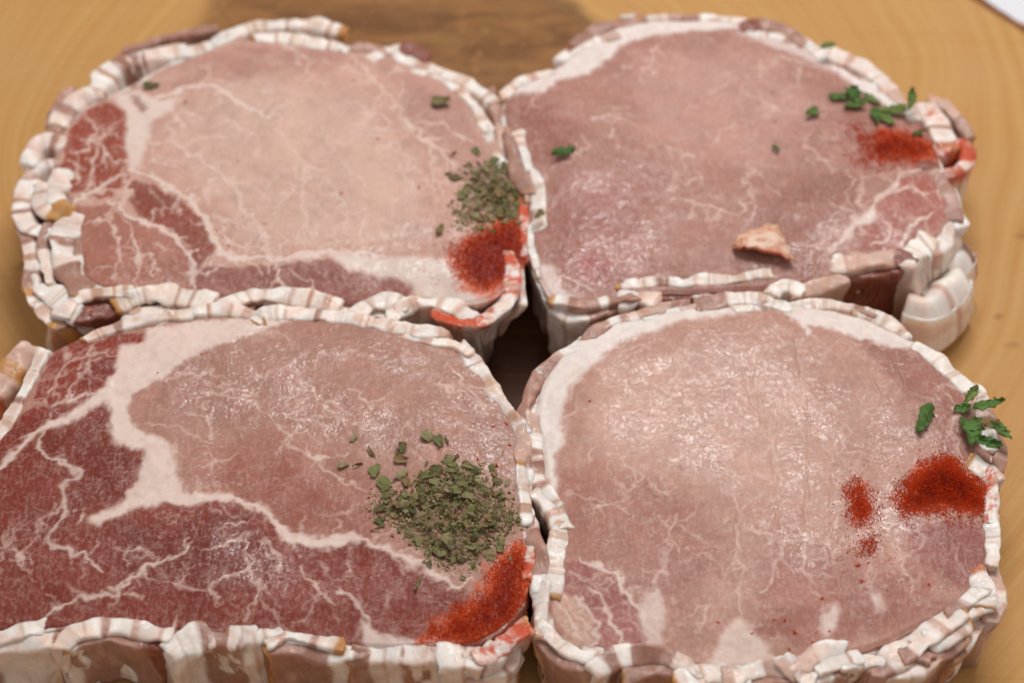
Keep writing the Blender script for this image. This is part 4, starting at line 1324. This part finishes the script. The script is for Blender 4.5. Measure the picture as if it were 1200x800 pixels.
            kk = kk * ((.26 + .5 * noise(X / 1.6, Y / 1.6, seed=150 + k)) if w < .7 else (.55 + .35 * noise(X / 2.2, Y / 2.2, seed=150 + k)) if w < 1.05 else .9)
            kk = np.clip(kk * gain * d['vg'], 0, .95)
            cc = lin((226, 198, 186)) if w < .75 else lin((229, 207, 196))
            col[m] = col[m] * (1 - kk[:, None]) + cc * kk[:, None]
            fat[m] = np.maximum(fat[m], kk)
        # paprika dye soaked into the surface
        stain = np.zeros(x.shape)
        for p in d['stains']:
            sdv = poly_sd(x + 3.0 * wx + 1.6 * wx2, y + 3.0 * wy + 1.6 * wy2, p)
            gr = noise(x / .55, y / .55, seed=79) * .8 + .8 * wx
            k = sstep(-2.0, 1.8, sdv + 2.0 * (gr - .4)) * .92
            dp = sstep(.3, 4.5, sdv)
            sc = lin((212, 84, 28)) * (1 - dp[..., None]) + lin((146, 28, 8)) * dp[..., None]
            sc = sc / np.array([.885, .80, .755])
            col = col * (1 - k[..., None]) + sc * k[..., None]
            stain = np.maximum(stain, k)
        fat = fat * (1 - stain)
        s.stain = stain
        col = col * (np.array([.885, .80, .755]) * (1 - .6 * fat[..., None]) + .6 * fat[..., None])
        return np.clip(col, 0, 1), fat

    def build(s):
        d = s.d
        root = bpy.data.objects.new("pork_chop", None)
        C.objects.link(root)
        root.location = (d['o'][0] * MM, d['o'][1] * MM, 0)
        tag(root, d['label'], "pork chop", "bacon-wrapped pork chops on the board")
        s.root = root
        N = 350 if s.key != 'bl' else 400
        u = np.linspace(-1, 1, N)
        U, W = np.meshgrid(u, u)
        x = U * np.sqrt(1 - W * W / 2); y = W * np.sqrt(1 - U * U / 2)
        r = np.hypot(x, y); t = np.arctan2(y, x)
        rr = s.R(t) * r
        X, Y = (rr * np.cos(t)).ravel(), (rr * np.sin(t)).ravel()
        col, fat = s.colour(X, Y)
        Z = s.height(X, Y) + .10 * fat + .09 * (fbm(X / 1.3, Y / 1.3, seed=70, octv=2) - .5)
        V = np.stack([X, Y, Z], -1)
        i = np.arange(N * N).reshape(N, N)
        Q = np.stack([i[:-1, :-1], i[:-1, 1:], i[1:, 1:], i[1:, :-1]], -1).reshape(-1, 4)
        per = np.concatenate([i[0, :-1], i[:-1, -1], i[-1, :0:-1], i[:0:-1, 0]])
        n = len(per)
        vs, cs, fs = [V], [np.concatenate([col, fat[:, None]], 1)], [Q]
        prev = per; base = len(V)
        tp = np.arctan2(Y[per], X[per])
        for j, f in enumerate((.06, .2, .4, .6, .8, .93, 1.0)):
            out = 1 + (.012 * math.sin(f * 3.1)) + .02 * (fbm(np.cos(tp) * 8, np.sin(tp) * 8, f * 3, seed=22, octv=2) - .5)
            if f == 1.0: out = out * .985
            out = out * (1 - s.d['taper'] * f)
            z = Z[per] * (1 - f) + .3 * f
            vs.append(np.stack([X[per] * out, Y[per] * out, z], -1))
            sc = col[per] * .45 + .55 * lin((196, 150, 138))
            sk = s.stain[per][:, None] * sstep(1.0, .2, f)
            sc = sc * (1 - sk) + lin((150, 36, 12)) * sk
            sc = sc * (.8 + .4 * fbm(np.cos(tp) * 14, np.sin(tp) * 14, f * 2, seed=23)[:, None])
            cs.append(np.concatenate([np.clip(sc, 0, 1), np.full((n, 1), .3)], 1))
            cur = base + np.arange(n)
            k = np.arange(n); kn = (k + 1) % n
            fs.append(np.stack([prev[kn], prev[k], cur[k], cur[kn]], -1))
            prev = cur; base += n
        film = np.zeros(len(X))
        for p in d['wet']:
            film = np.maximum(film, sstep(-3, 4, poly_sd(X + 9 * (fbm(X / 8, Y / 8, seed=81) - .5), Y, p)))
        aux = np.zeros((base, 4)); aux[:, 3] = 1
        aux[:len(X), 0] = film; aux[:len(X), 1] = s.stain
        aux[len(X):, 0] = .3; aux[len(X):, 1] = np.tile(s.stain[per], 7)
        me = make_mesh("meat_slice", np.concatenate(vs) * MM, fs, np.concatenate(cs), MEAT, aux=aux)
        link("meat_slice", me, root)
        for k, b in enumerate(d['bacon']):
            s.bacon(b, k)
        # the under layer of slices that the outer ones are lapped over
        rg = np.random.default_rng(60 + s.idx)
        a = rg.uniform(0, 1); end = a + 2 * math.pi; k = 200
        while a < end - .15:
            da = rg.uniform(.28, .52)
            aa = np.linspace(a - .05, a + da, 6)
            rr = s.R(aa) * .985 + rg.uniform(.1, .9) + np.linspace(0, rg.uniform(-.6, .6), 6)
            pts = [(float(q * math.cos(w)), float(q * math.sin(w))) for q, w in zip(rr, aa)]
            s.bacon(dict(pts=pts, t=rg.uniform(1.8, 2.8), b=str(rg.choice(LAYERS)), dz=-float(rg.uniform(.6, 2.2)), ext=.3), k)
            a += da; k += 1

    BC = dict(w=(241, 232, 224), m=(164, 122, 106), p=(206, 172, 156), t=(186, 146, 122), a=(190, 136, 70), o=(186, 104, 54), d=(128, 62, 44))

    def bacon(s, b, k):
        pts = [np.array(q, float) for q in b['pts']]
        ext = b.get('ext', 1.6)                                # slices overlap their neighbours a little
        d0 = pts[0] - pts[1]; d1 = pts[-1] - pts[-2]
        pts[0] = pts[0] + d0 / np.hypot(*d0) * ext; pts[-1] = pts[-1] + d1 / np.hypot(*d1) * ext
        P, L = spline(pts, .36)
        n = len(P)
        sd = 1000 * s.idx + 37 * k
        tan = np.gradient(P, axis=0); tan /= np.linalg.norm(tan, axis=1)[:, None]
        nor = np.stack([tan[:, 1], -tan[:, 0]], 1)
        if np.sum(nor * P) < 0: nor = -nor
        t = b['t'] * (.95 if 'round' not in b else 1); top = s.h - .72 + (.25 if b.get('dz', 0) > 0 else .8) * b.get('dz', 0)
        depth = min(b.get('depth', 99), top - .4)
        lean = b.get('lean', s.d['lean'])
        f = np.linspace(0, 1, n)
        # cross-section: (offset across, fraction down) going round; outer side first
        cs = [(-.5, 1.0), (-.5, .85), (-.5, .7), (-.5, .55), (-.5, .4), (-.5, .27), (-.5, .15), (-.5, .07), (-.49, .035), (-.455, .013), (-.39, .003), (-.26, 0), (-.13, 0), (0, 0), (.13, 0), (.26, 0), (.39, .003), (.455, .013),
              (.49, .035), (.5, .07), (.5, .12), (.5, .19), (.5, .27), (.5, .35), (.5, .43), (.5, .51), (.5, .59), (.5, .67), (.5, .75), (.5, .83), (.5, .92), (.46, 1.0)]
        m = len(cs)
        a = np.array([c[0] for c in cs]); dn = np.array([c[1] for c in cs])
        endt = .84 + .16 * np.clip(np.minimum(f, 1 - f) * L / .7, 0, 1) ** .5      # cut ends, corners barely eased
        S = f[:, None] * L + np.zeros((1, m)); A = a[None] + np.zeros((n, 1)); Dn = dn[None] + np.zeros((n, 1))
        wob = ((fbm(S / 7, Dn * depth / 16, seed=sd, octv=2) - .5) * 1.6 + (fbm(S / 4, Dn * depth / 9 + A * .5, seed=sd + 1, octv=2) - .5) * .8) * (.4 if 'round' in b else 1)
        thick = t * endt[:, None] * (.96 + (.25 if 'round' in b else .9) * (fbm(S / 6, Dn * 3, seed=sd + 2, octv=3) - .44)) * (.85 + .3 * ((sd * 7) % 11) / 10)
        sg = np.sign(A)
        rag = np.abs(A) * 2 * sg * ((fbm(S / 2.4, Dn * depth / 5 + sg * 31.7, seed=sd + 12, octv=3) - .5) * .8)
        off = A * thick + rag - .35 + wob * (.25 + .75 * np.clip(Dn * 3, 0, 1)) + lean * np.sin(Dn * 1.5) * (Dn < 2)
        zt = (fbm(f * L / 5, f * 0, seed=sd + 3) - .5) * .9
        if b.get('dz', 0) > -3:                                # the cut top runs on from the cut face of the chop
            ang = np.arctan2(P[:, 1], P[:, 0]); rad = np.minimum(np.hypot(P[:, 0], P[:, 1]), s.R(ang) * .965)
            zt = zt * .6 + s.height(rad * np.cos(ang), rad * np.sin(ang)) - (s.h - .6) + .35
        Z = top + zt[:, None] * (1 - Dn) - Dn * depth + (.30 * (fbm(S / 3.2, A * 1.6, seed=sd + 4, octv=2) - .5)) * (Dn < .1)
        Z = Z - b.get('round', .02) * t * (2 * A) ** 2 * .5 * (Dn < .1)
        Z = Z + A * t * 1.0 * (fbm(S / 5, S * 0, seed=sd + 24, octv=2) - .5) * (Dn < .1)
        rs = .35 if 'round' in b else 1.0
        Z = Z + rs * .16 * (fbm(S / 2.0, A * 2 + Dn * depth / 3, seed=sd + 21, octv=2) - .5) * (Dn < .98)
        off = off + rs * .30 * (fbm(S / 1.6, A * 2 + Dn * depth / 4, seed=sd + 22, octv=3) - .5)
        em = np.clip(1 - np.minimum(f, 1 - f) * L / 1.2, 0, 1)[:, None]
        along = em * (0 if 'round' in b else 1) * ((fbm(A * 2.2, Dn * 6, seed=sd + 14) - .5) * 1.8 + (f[:, None] - .5) * 1.6 * A * (1 if sd % 2 else -1))
        X = P[:, 0:1] + nor[:, 0:1] * off + tan[:, 0:1] * along; Y = P[:, 1:2] + nor[:, 1:2] * off + tan[:, 1:2] * along
        # colour bands along the strip
        bands = []
        rb = random.Random(sd)
        W0 = sum(float(w[1:]) for w in b['b'].split())
        for w in b['b'].split():
            c, q0 = w[0], float(w[1:])
            mmw = q0 / W0 * L
            if c == 'w' and mmw > 3.2 and 'round' not in b:          # streaks of lean in the fat
                k0 = max(1, int(mmw / rb.uniform(4.2, 7.0)))
                for kk in range(k0):
                    bands.append(('w', q0 / k0 * rb.uniform(.35, 1.1)))
                    bands.append((rb.choice('sssmpt'), q0 / k0 * rb.uniform(.10, .42)))
                bands.append(('w', q0 / k0 * rb.uniform(.2, .8)))
            else:
                bands.append((c, q0))
        T = sum(w for _, w in bands)
        q = f[:, None] + ((fbm(S / 3, Dn * depth / 13, seed=sd + 5) - .5) * 2.6 + (fbm(S / .9, Dn * depth / 4 + A * 1.2, seed=sd + 6) - .5) * 1.0) / max(L, 4)
        q = np.clip(q, 0, 1)
        col = np.zeros((n, m, 3)); fat = np.zeros((n, m)); e0 = 0
        stripes = noise(S / .5, A * .25, seed=sd + 7) * .6 + .4 * noise(S / 1.7, A, seed=sd + 15)
        blot = fbm(S / 2.0, Dn * depth / 4.5 + A * .8, seed=sd + 8, octv=3)
        for j, (c, w) in enumerate(bands):
            e1 = e0 + w / T
            soft = .42 / max(L, 3)
            kk = (sstep(e0 - soft, e0 + soft, q) if j else 1.0) * np.ones_like(q)
            if c == 's':
                g = sstep(.30, .72, stripes)[..., None]; cc = lin((208, 180, 160)) * (1 - g) + lin(s.BC['w']) * g; ft = .6
            elif c == 'x':
                g = sstep(.50, .60, blot)[..., None]; cc = lin((164, 122, 104)) * (1 - g) + lin(s.BC['w']) * g; ft = .5
            elif c == 'm':
                g = (.45 * sstep(.56, .70, blot))[..., None]; cc = lin(s.BC['m']) * (1 - g) + lin((206, 170, 156)) * g; ft = .1
            else:
                cc = lin(s.BC[c]) + np.zeros((n, m, 3)); ft = 1.0 if c == 'w' else .3
            col = col * (1 - kk[..., None]) + cc * kk[..., None]
            fat = fat * (1 - kk) + ft * kk
            e0 = e1
        # smoked amber skin where the cut ends of the slice show, thinly
        ends = 1 - sstep(.0, .55, np.minimum(q, 1 - q) * L + .5 * (noise(S, Dn * 6, seed=sd + 9) - .5))
        am = .45 * ends * (hash((k, s.idx)) % 3 != 0)
        col = col * (1 - am[..., None]) + lin((196, 134, 62)) * am[..., None]
        # the flat sides are a little redder than the fresh cut on top
        sid = (np.clip(Dn * 8, 0, 1) * .16)[..., None]
        col = col * (1 - sid) + col * lin((244, 226, 206)) * sid
        fs = noise(S / .3, A * .35 + Dn * 2, seed=sd + 23)                # fine grain across the cut
        fk = (.22 * sstep(.45, .85, fs))[..., None]; col = col * (1 - fk) + col * lin((240, 212, 196)) * fk
        tr = (.35 * sstep(.50, .72, fbm(S / 4.5, A * .8 + Dn * depth / 8, seed=sd + 25, octv=3)) * (fat > .8))[..., None]      # lean showing through the fat
        col = col * (1 - tr) + lin((206, 170, 156)) * tr
        tint = fbm(S / 2.8, Dn * depth / 4 + A * 1.5, seed=sd + 16, octv=3)
        pk = (.5 * sstep(.46, .70, tint))[..., None]
        col = col * (1 - pk) + col * lin((246, 214, 196)) * pk
        col *= (1 + .34 * (fbm(S / 3.5, Dn * 6 + A, seed=sd + 10) - .5))[..., None]
        st = b.get('stain', 0); g = np.zeros((n, m))
        if st:
            g = sstep(.66 - .42 * st, .98 - .42 * st, fbm(S / 2.6, A * 1.2 + Dn * depth / 4, seed=sd + 11, octv=4) + .22 * (noise(S / .36, A * 7 + Dn * 20, seed=sd + 26) - .5)) * (1 - .85 * np.clip(Dn * 2.2, 0, 1)) * .95
            col = col * (1 - g[..., None]) + lin((200, 66, 16)) * g[..., None]
        V = np.stack([X, Y, Z], -1).reshape(-1, 3)
        I = np.arange(n * m).reshape(n, m)
        J = np.roll(I, -1, axis=1)
        Q = np.stack([I[:-1], J[:-1], J[1:], I[1:]], -1).reshape(-1, 4)
        # end caps as fans pushed a little outwards
        c0 = V[I[0]].mean(0); c1 = V[I[-1]].mean(0)
        c0[:2] -= tan[0] * .25; c1[:2] += tan[-1] * .25
        V = np.concatenate([V, [c0, c1]])
        F0 = np.stack([J[0], I[0], np.full(m, n * m)], -1); F1 = np.stack([I[-1], J[-1], np.full(m, n * m + 1)], -1)
        cc = np.concatenate([col.reshape(-1, 3), col[:1, m // 2], col[-1:, m // 2]]); ff = np.concatenate([fat.ravel(), [.5, .5]])
        fl = [Q, F0, F1]
        # outward orientation
        p0, p1, p2 = V[Q[m // 2][0]], V[Q[m // 2][1]], V[Q[m // 2][2]]
        if np.cross(p1 - p0, p2 - p0)[2] < 0:
            fl = [g[:, ::-1].copy() for g in fl]
        me = make_mesh("bacon_strip", V * MM, fl, np.concatenate([np.clip(cc, 0, 1), ff[:, None]], 1), BACON, aux=np.stack([0 * ff, np.concatenate([g.ravel(), [0, 0]]), 0 * ff, 0 * ff + 1], -1))
        link("bacon_strip", me, s.root)


OCT_V = np.array([(1, 0, 0), (-1, 0, 0), (0, 1, 0), (0, -1, 0), (0, 0, 1), (0, 0, -1)], float)
OCT_F = np.array([(0, 2, 4), (2, 1, 4), (1, 3, 4), (3, 0, 4), (2, 0, 5), (1, 2, 5), (3, 1, 5), (0, 3, 5)])


def build_paprika(ch):
    d = ch.d
    xs, ys, sz = [], [], []
    for dens, p in d['paprika']:
        a = np.array(p); lo, hi = a.min(0) - 2, a.max(0) + 2
        area = (hi - lo).prod()
        n = int(area * (80 if dens > .5 else 48) * min(dens, 1) * (d['grain'] if dens > .5 else 1))
        X = RNG.uniform(lo[0], hi[0], n); Y = RNG.uniform(lo[1], hi[1], n)
        wx = fbm(X / 1.6, Y / 1.6, seed=201) - .5; wy = fbm(X / 1.6, Y / 1.6, seed=202) - .5
        sd = poly_sd(X + 3.0 * wx, Y + 3.0 * wy, p)
        if dens > .5:
            pr = sstep(-2.2, 2.0, sd) ** 1.3
        else:
            pr = sstep(-2.0, 2.5, sd) * sstep(.40, .62, fbm(X / 2.2, Y / 2.2, seed=203)) * .9 + .03 * (sd > -1)
        m = RNG.uniform(0, 1, n) < pr
        xs.append(X[m]); ys.append(Y[m]); sz.append(RNG.uniform(.06, .15, m.sum()) * (1.0 if dens > .5 else .95))
    for (x, y) in d['specks']:
        k = RNG.integers(2, 5)
        xs.append(x + RNG.normal(0, .16, k)); ys.append(y + RNG.normal(0, .16, k)); sz.append(RNG.uniform(.14, .30, k))
    X, Y, S = map(np.concatenate, (xs, ys, sz))
    Z = ch.height(X, Y) + .08
    core = np.zeros_like(X)
    for dens, p in d['paprika']:
        if dens > .8:
            core = np.maximum(core, sstep(.2, 4.0, poly_sd(X, Y, p)))
    lump = fbm(X / 2.4, Y / 2.4, seed=210)
    shade = .72 + .6 * fbm(X / 1.7, Y / 1.7, seed=211)
    Z = Z + core * RNG.uniform(0, 1, len(X)) * (.25 + .9 * lump)
    n = len(X)
    ang = RNG.uniform(0, 6.28, n); ca, sa = np.cos(ang), np.sin(ang)
    v = OCT_V[None] * RNG.uniform(.6, 1.25, (n, 6, 1)) * S[:, None, None]
    vx = v[..., 0] * ca[:, None] - v[..., 1] * sa[:, None] + X[:, None]
    vy = v[..., 0] * sa[:, None] + v[..., 1] * ca[:, None] + Y[:, None]
    vz = v[..., 2] * .8 + Z[:, None]
    V = np.stack([vx, vy, vz], -1).reshape(-1, 3)
    F = (OCT_F[None] + 6 * np.arange(n)[:, None, None]).reshape(-1, 3)
    g = RNG.uniform(0, 1, n)[:, None]
    dark = lin((128, 22, 6)); mid = lin((172, 36, 10)); lite = lin((208, 70, 22))
    c = np.where(g < .5, dark + (mid - dark) * g * 2, mid + (lite - mid) * (g - .5) * 2)
    c = c * shade[:, None]                     # damp clumps are deeper in colour
    edge = (1 - core)[:, None] * .45
    c = c * (1 - edge) + lin((212, 76, 26)) * edge
    col = np.concatenate([np.repeat(c, 6, axis=0), np.ones((6 * n, 1))], 1)
    me = make_mesh("paprika_powder", V * MM, F, col, PAPRIKA, smooth=False)
    o = link("paprika_powder", me, None, ch.root.location)
    tag(o, d['plabel'], "paprika", "paprika on the chops", "stuff")


def leaf_mesh(name, fresh, seed, mat):
    """a unit-long curled leaf piece (x along), thin but solid"""
    r = np.random.default_rng(seed)
    nu, nv = (10, 5) if fresh else (5, 4)
    u = np.linspace(0, 1, nu); v = np.linspace(-1, 1, nv)
    U, Vv = np.meshgrid(u, v, indexing='ij')
    wid = .24 * r.uniform(.75, 1.2) if fresh else (.42 * r.uniform(.6, 1.25) if seed % 6 else .09)
    prof = np.interp(u, [0, .25, .55, .8, 1], [r.uniform(.25, .6), r.uniform(.7, 1), r.uniform(.75, 1.1), r.uniform(.5, 1.1), r.uniform(.1, .5)] if fresh else [r.uniform(.2, .9), r.uniform(.7, 1.2), r.uniform(.7, 1.2), r.uniform(.6, 1.1), r.uniform(.15, .9)])
    if fresh:
        prof = prof * (1 + .22 * np.where(np.arange(nu) % 2, 1, -1) * r.uniform(.4, 1, nu))
    asym = r.uniform(-.15, .15)
    X = U + .12 * Vv * r.uniform(-1, 1) + r.normal(0, .03, U.shape) - .5
    Y = (Vv + asym * (1 - Vv ** 2)) * prof[:, None] * wid + r.normal(0, .025, U.shape)
    curl = r.uniform(.12, .34) * (1.7 if fresh else 1) * (1 if r.random() < .7 else -1)
    Z = curl * (Vv ** 2) * .42 + r.uniform(-.3, .3) * (U - .5) ** 2 + r.normal(0, .035, U.shape) + r.uniform(-.16, .16) * Vv * (U - .5)
    Z *= (1 if fresh else 1.1)
    Z -= Z.min()
    th = .035
    A = np.stack([X, Y, Z + th], -1).reshape(-1, 3); B = np.stack([X, Y, Z], -1).reshape(-1, 3)
    i = np.arange(nu * nv).reshape(nu, nv)
    Q = np.stack([i[:-1, :-1], i[1:, :-1], i[1:, 1:], i[:-1, 1:]], -1).reshape(-1, 4)
    per = np.concatenate([i[0, :-1], i[:-1, -1], i[-1, :0:-1], i[:0:-1, 0]])
    k = np.arange(len(per)); kn = (k + 1) % len(per); o = nu * nv
    S = np.stack([per[k], per[kn], per[kn] + o, per[k] + o], -1)
    return make_mesh(name, np.concatenate([A, B]), [Q, Q[:, ::-1] + o, S], mat=mat, smooth=False)


FRESH_M = [leaf_mesh("parsley_leaf", True, 500 + i, FRESH) for i in range(8)]
DRY_M = [leaf_mesh("herb_flake", False, 600 + i, DRY) for i in range(10)]


def place_flake(name, me, parent, x, y, z, size, rz, tilt):
    o = bpy.data.objects.new(name, me)
    C.objects.link(o)
    o.location = (x * MM, y * MM, z * MM)
    s = size * MM
    o.scale = (s, s, s)
    o.rotation_euler = (random.uniform(-tilt, tilt), random.uniform(-tilt, tilt), rz)
    if parent: o.parent = parent
    return o


def build_herbs(ch):
    d = ch.d
    ox, oy = d['o']
    for cnt, p in d['piles']:
        a = np.array(p); c = a.mean(0)
        root = bpy.data.objects.new("herb_pile", None)
        C.objects.link(root)
        zc = float(ch.height(np.array([c[0]]), np.array([c[1]]))[0])
        root.location = ((ox + c[0]) * MM, (oy + c[1]) * MM, zc * MM)
        tag(root, d['hlabel'], "herbs", "dried herb heaps")
        done = 0; lo, hi = a.min(0) - 2.5, a.max(0) + 2.5
        # the crumbled dust of the same herbs, too fine to pick apart
        nc = cnt * 20
        X = RNG.uniform(lo[0] - 1, hi[0] + 1, nc); Y = RNG.uniform(lo[1] - 1, hi[1] + 1, nc)
        sdv = poly_sd(X + 4 * (fbm(X / 2, Y / 2, seed=5) - .5), Y + 4 * (fbm(X / 2, Y / 2, seed=6) - .5), p)
        kp = RNG.uniform(0, 1, nc) < sstep(-2.4, 1.5, sdv)
        X, Y, sdv = X[kp], Y[kp], sdv[kp]; nc = len(X)
        Zc = ch.height(X, Y) + .08 + np.clip(sdv / 4, 0, 1) * RNG.uniform(0, 1.3, nc)
        sz = RNG.uniform(.10, .38, nc)
        vv = OCT_V[None] * RNG.uniform(.5, 1.3, (nc, 6, 1)) * sz[:, None, None] * np.array([1.3, .8, .45])
        an = RNG.uniform(0, 6.28, nc); ca, sa = np.cos(an)[:, None], np.sin(an)[:, None]
        vc = np.stack([vv[..., 0] * ca - vv[..., 1] * sa + X[:, None] - c[0], vv[..., 0] * sa + vv[..., 1] * ca + Y[:, None] - c[1], vv[..., 2] + Zc[:, None] - zc], -1).reshape(-1, 3)
        pal = np.array([lin(q) for q in HERB_RAMP])[RNG.integers(0, len(HERB_RAMP), nc)]
        fc = (OCT_F[None] + 6 * np.arange(nc)[:, None, None]).reshape(-1, 3)
        cm = make_mesh("herb_crumbs", vc * MM, fc, np.concatenate([np.repeat(pal, 6, axis=0), np.ones((6 * nc, 1))], 1), PAPRIKA, smooth=False)
        tag(link("herb_crumbs", cm, root), kind="stuff")
        while done < cnt:
            x, y = RNG.uniform(lo, hi)
            sd = float(poly_sd(np.array([x]), np.array([y]), p)[0])
            pr = 1 / (1 + math.exp(-(sd - .3) * .95)) * (.55 + .45 * float(noise(np.array([x / 2.5]), np.array([y / 2.5]), seed=4)[0]))
            if random.random() > pr: continue
            z = float(ch.height(np.array([x]), np.array([y]))[0]) + .12 + max(0, min(1, (sd - .5) / 4)) * random.random() ** 1.3 * 1.9
            place_flake("herb_flake", random.choice(DRY_M), root, x - c[0], y - c[1], z - zc, random.choice((.7, .9, 1.2, 1.4, 1.7, 2.1)) * random.uniform(.8, 1.15), random.uniform(0, 6.28), .4)
            done += 1
        for (x, y) in d['strays']:
            z = float(ch.height(np.array([x]), np.array([y]))[0]) + .12
            place_flake("herb_flake", random.choice(DRY_M), root, x - c[0], y - c[1], z - zc, random.uniform(1.8, 2.9), random.uniform(0, 6.28), .25)
    for j, (kind, (x, y), size, rz, lab) in enumerate(d['leaves']):
        z = float(ch.height(np.array([x]), np.array([y]))[0]) + .35
        if np.hypot(x, y) > ch.R(np.array([math.atan2(y, x)]))[0] * .96: z = ch.h + .9
        if kind == 'fresh':
            o = place_flake("parsley_leaf", FRESH_M[(j * 3 + ch.idx) % 8], None, ox + x, oy + y, z, size * .92, rz, .3)
            tag(o, lab, "parsley", "parsley pieces")
        else:
            o = place_flake("herb_flake", DRY_M[(j + 1) % 5 + 1], None, ox + x, oy + y, z, size, rz, .2)
            tag(o, lab, "herb flake", "lone herb flakes")


def build_scrap():
    """small curled offcut of bacon lying on the back right chop, its front edge lifted"""
    P = np.array(SCRAP); c = P.mean(0)
    nu, nv = 26, 12
    u = np.linspace(0, 1, nu); v = np.linspace(0, 1, nv)
    U, Vv = np.meshgrid(u, v, indexing='ij')
    # back edge runs left-to-right, front edge below it
    back = np.array([SCRAP[0], SCRAP[1], SCRAP[2], SCRAP[3]]); front = np.array([SCRAP[0], SCRAP[9], SCRAP[8], SCRAP[6]])
    ib = np.linspace(0, 1, 4)
    bx, by = np.interp(u, ib, back[:, 0]), np.interp(u, ib, back[:, 1])
    fx, fy = np.interp(u, ib, front[:, 0]), np.interp(u, ib, front[:, 1])
    X = bx[:, None] * (1 - Vv) + fx[:, None] * Vv; Y = by[:, None] * (1 - Vv) + fy[:, None] * Vv
    lift = .2 + 1.0 * np.sin(np.clip(Vv * 1.25, 0, 1) * 1.6) * np.sin(np.clip(U * .9 + .08, 0, 1) * 2.9)
    Z = 21.0 + lift + .4 * (fbm(X / 2, Y / 2, seed=301) - .5)
    th = .85 * np.clip(np.minimum(np.minimum(U, 1 - U), .3) * 8, .3, 1)
    X += 1.3 * (fbm(X / .9, Y / .9, seed=302) - .5); Y += 1.3 * (fbm(X / .9, Y / .9, seed=303) - .5)
    g = sstep(.45, .6, fbm(X / 2.2, Y / 1.2, seed=304))[..., None]
    col = lin((206, 146, 118)) * (1 - g) + lin((228, 196, 172)) * g
    rim = np.maximum(1 - sstep(.0, .14, Vv), 1 - sstep(0, .1, U))[..., None]
    col = col * (1 - .7 * rim) + lin((206, 142, 66)) * .7 * rim
    fr = sstep(.86, 1, Vv)[..., None]
    col = col * (1 - .7 * fr) + lin((186, 84, 44)) * .7 * fr
    A = np.stack([X, Y, Z + th], -1).reshape(-1, 3); B = np.stack([X, Y, Z], -1).reshape(-1, 3)
    i = np.arange(nu * nv).reshape(nu, nv); o = nu * nv
    Q = np.stack([i[:-1, :-1], i[:-1, 1:], i[1:, 1:], i[1:, :-1]], -1).reshape(-1, 4)
    per = np.concatenate([i[:-1, 0], i[-1, :-1], i[:0:-1, -1], i[0, :0:-1]])
    k = np.arange(len(per)); kn = (k + 1) % len(per)
    S = np.stack([per[kn], per[k], per[k] + o, per[kn] + o], -1)
    V = np.concatenate([A, B]) - np.array([c[0], c[1], 0])
    under = np.zeros((o, 3)) + lin((170, 74, 40))
    cc = np.concatenate([np.concatenate([col.reshape(-1, 3), under]), np.full((2 * o, 1), .4)], 1)
    me = make_mesh("bacon_scrap", V * MM, [Q[:, ::-1].copy(), Q + o, S], cc, BACON, aux=np.zeros((2 * o, 4)))
    ob = link("bacon_scrap", me, None, (c[0] * MM, c[1] * MM, 0))
    tag(ob, "small curled bacon offcut lying on top of the back right chop near its front edge", "bacon scrap")


build_table()
build_board()
chops = []
for i, (key, d) in enumerate(CHOPS.items()):
    ch = Chop(key, d, i + 1)
    ch.build()
    chops.append(ch)
for ch in chops:
    build_paprika(ch)
    build_herbs(ch)
build_scrap()
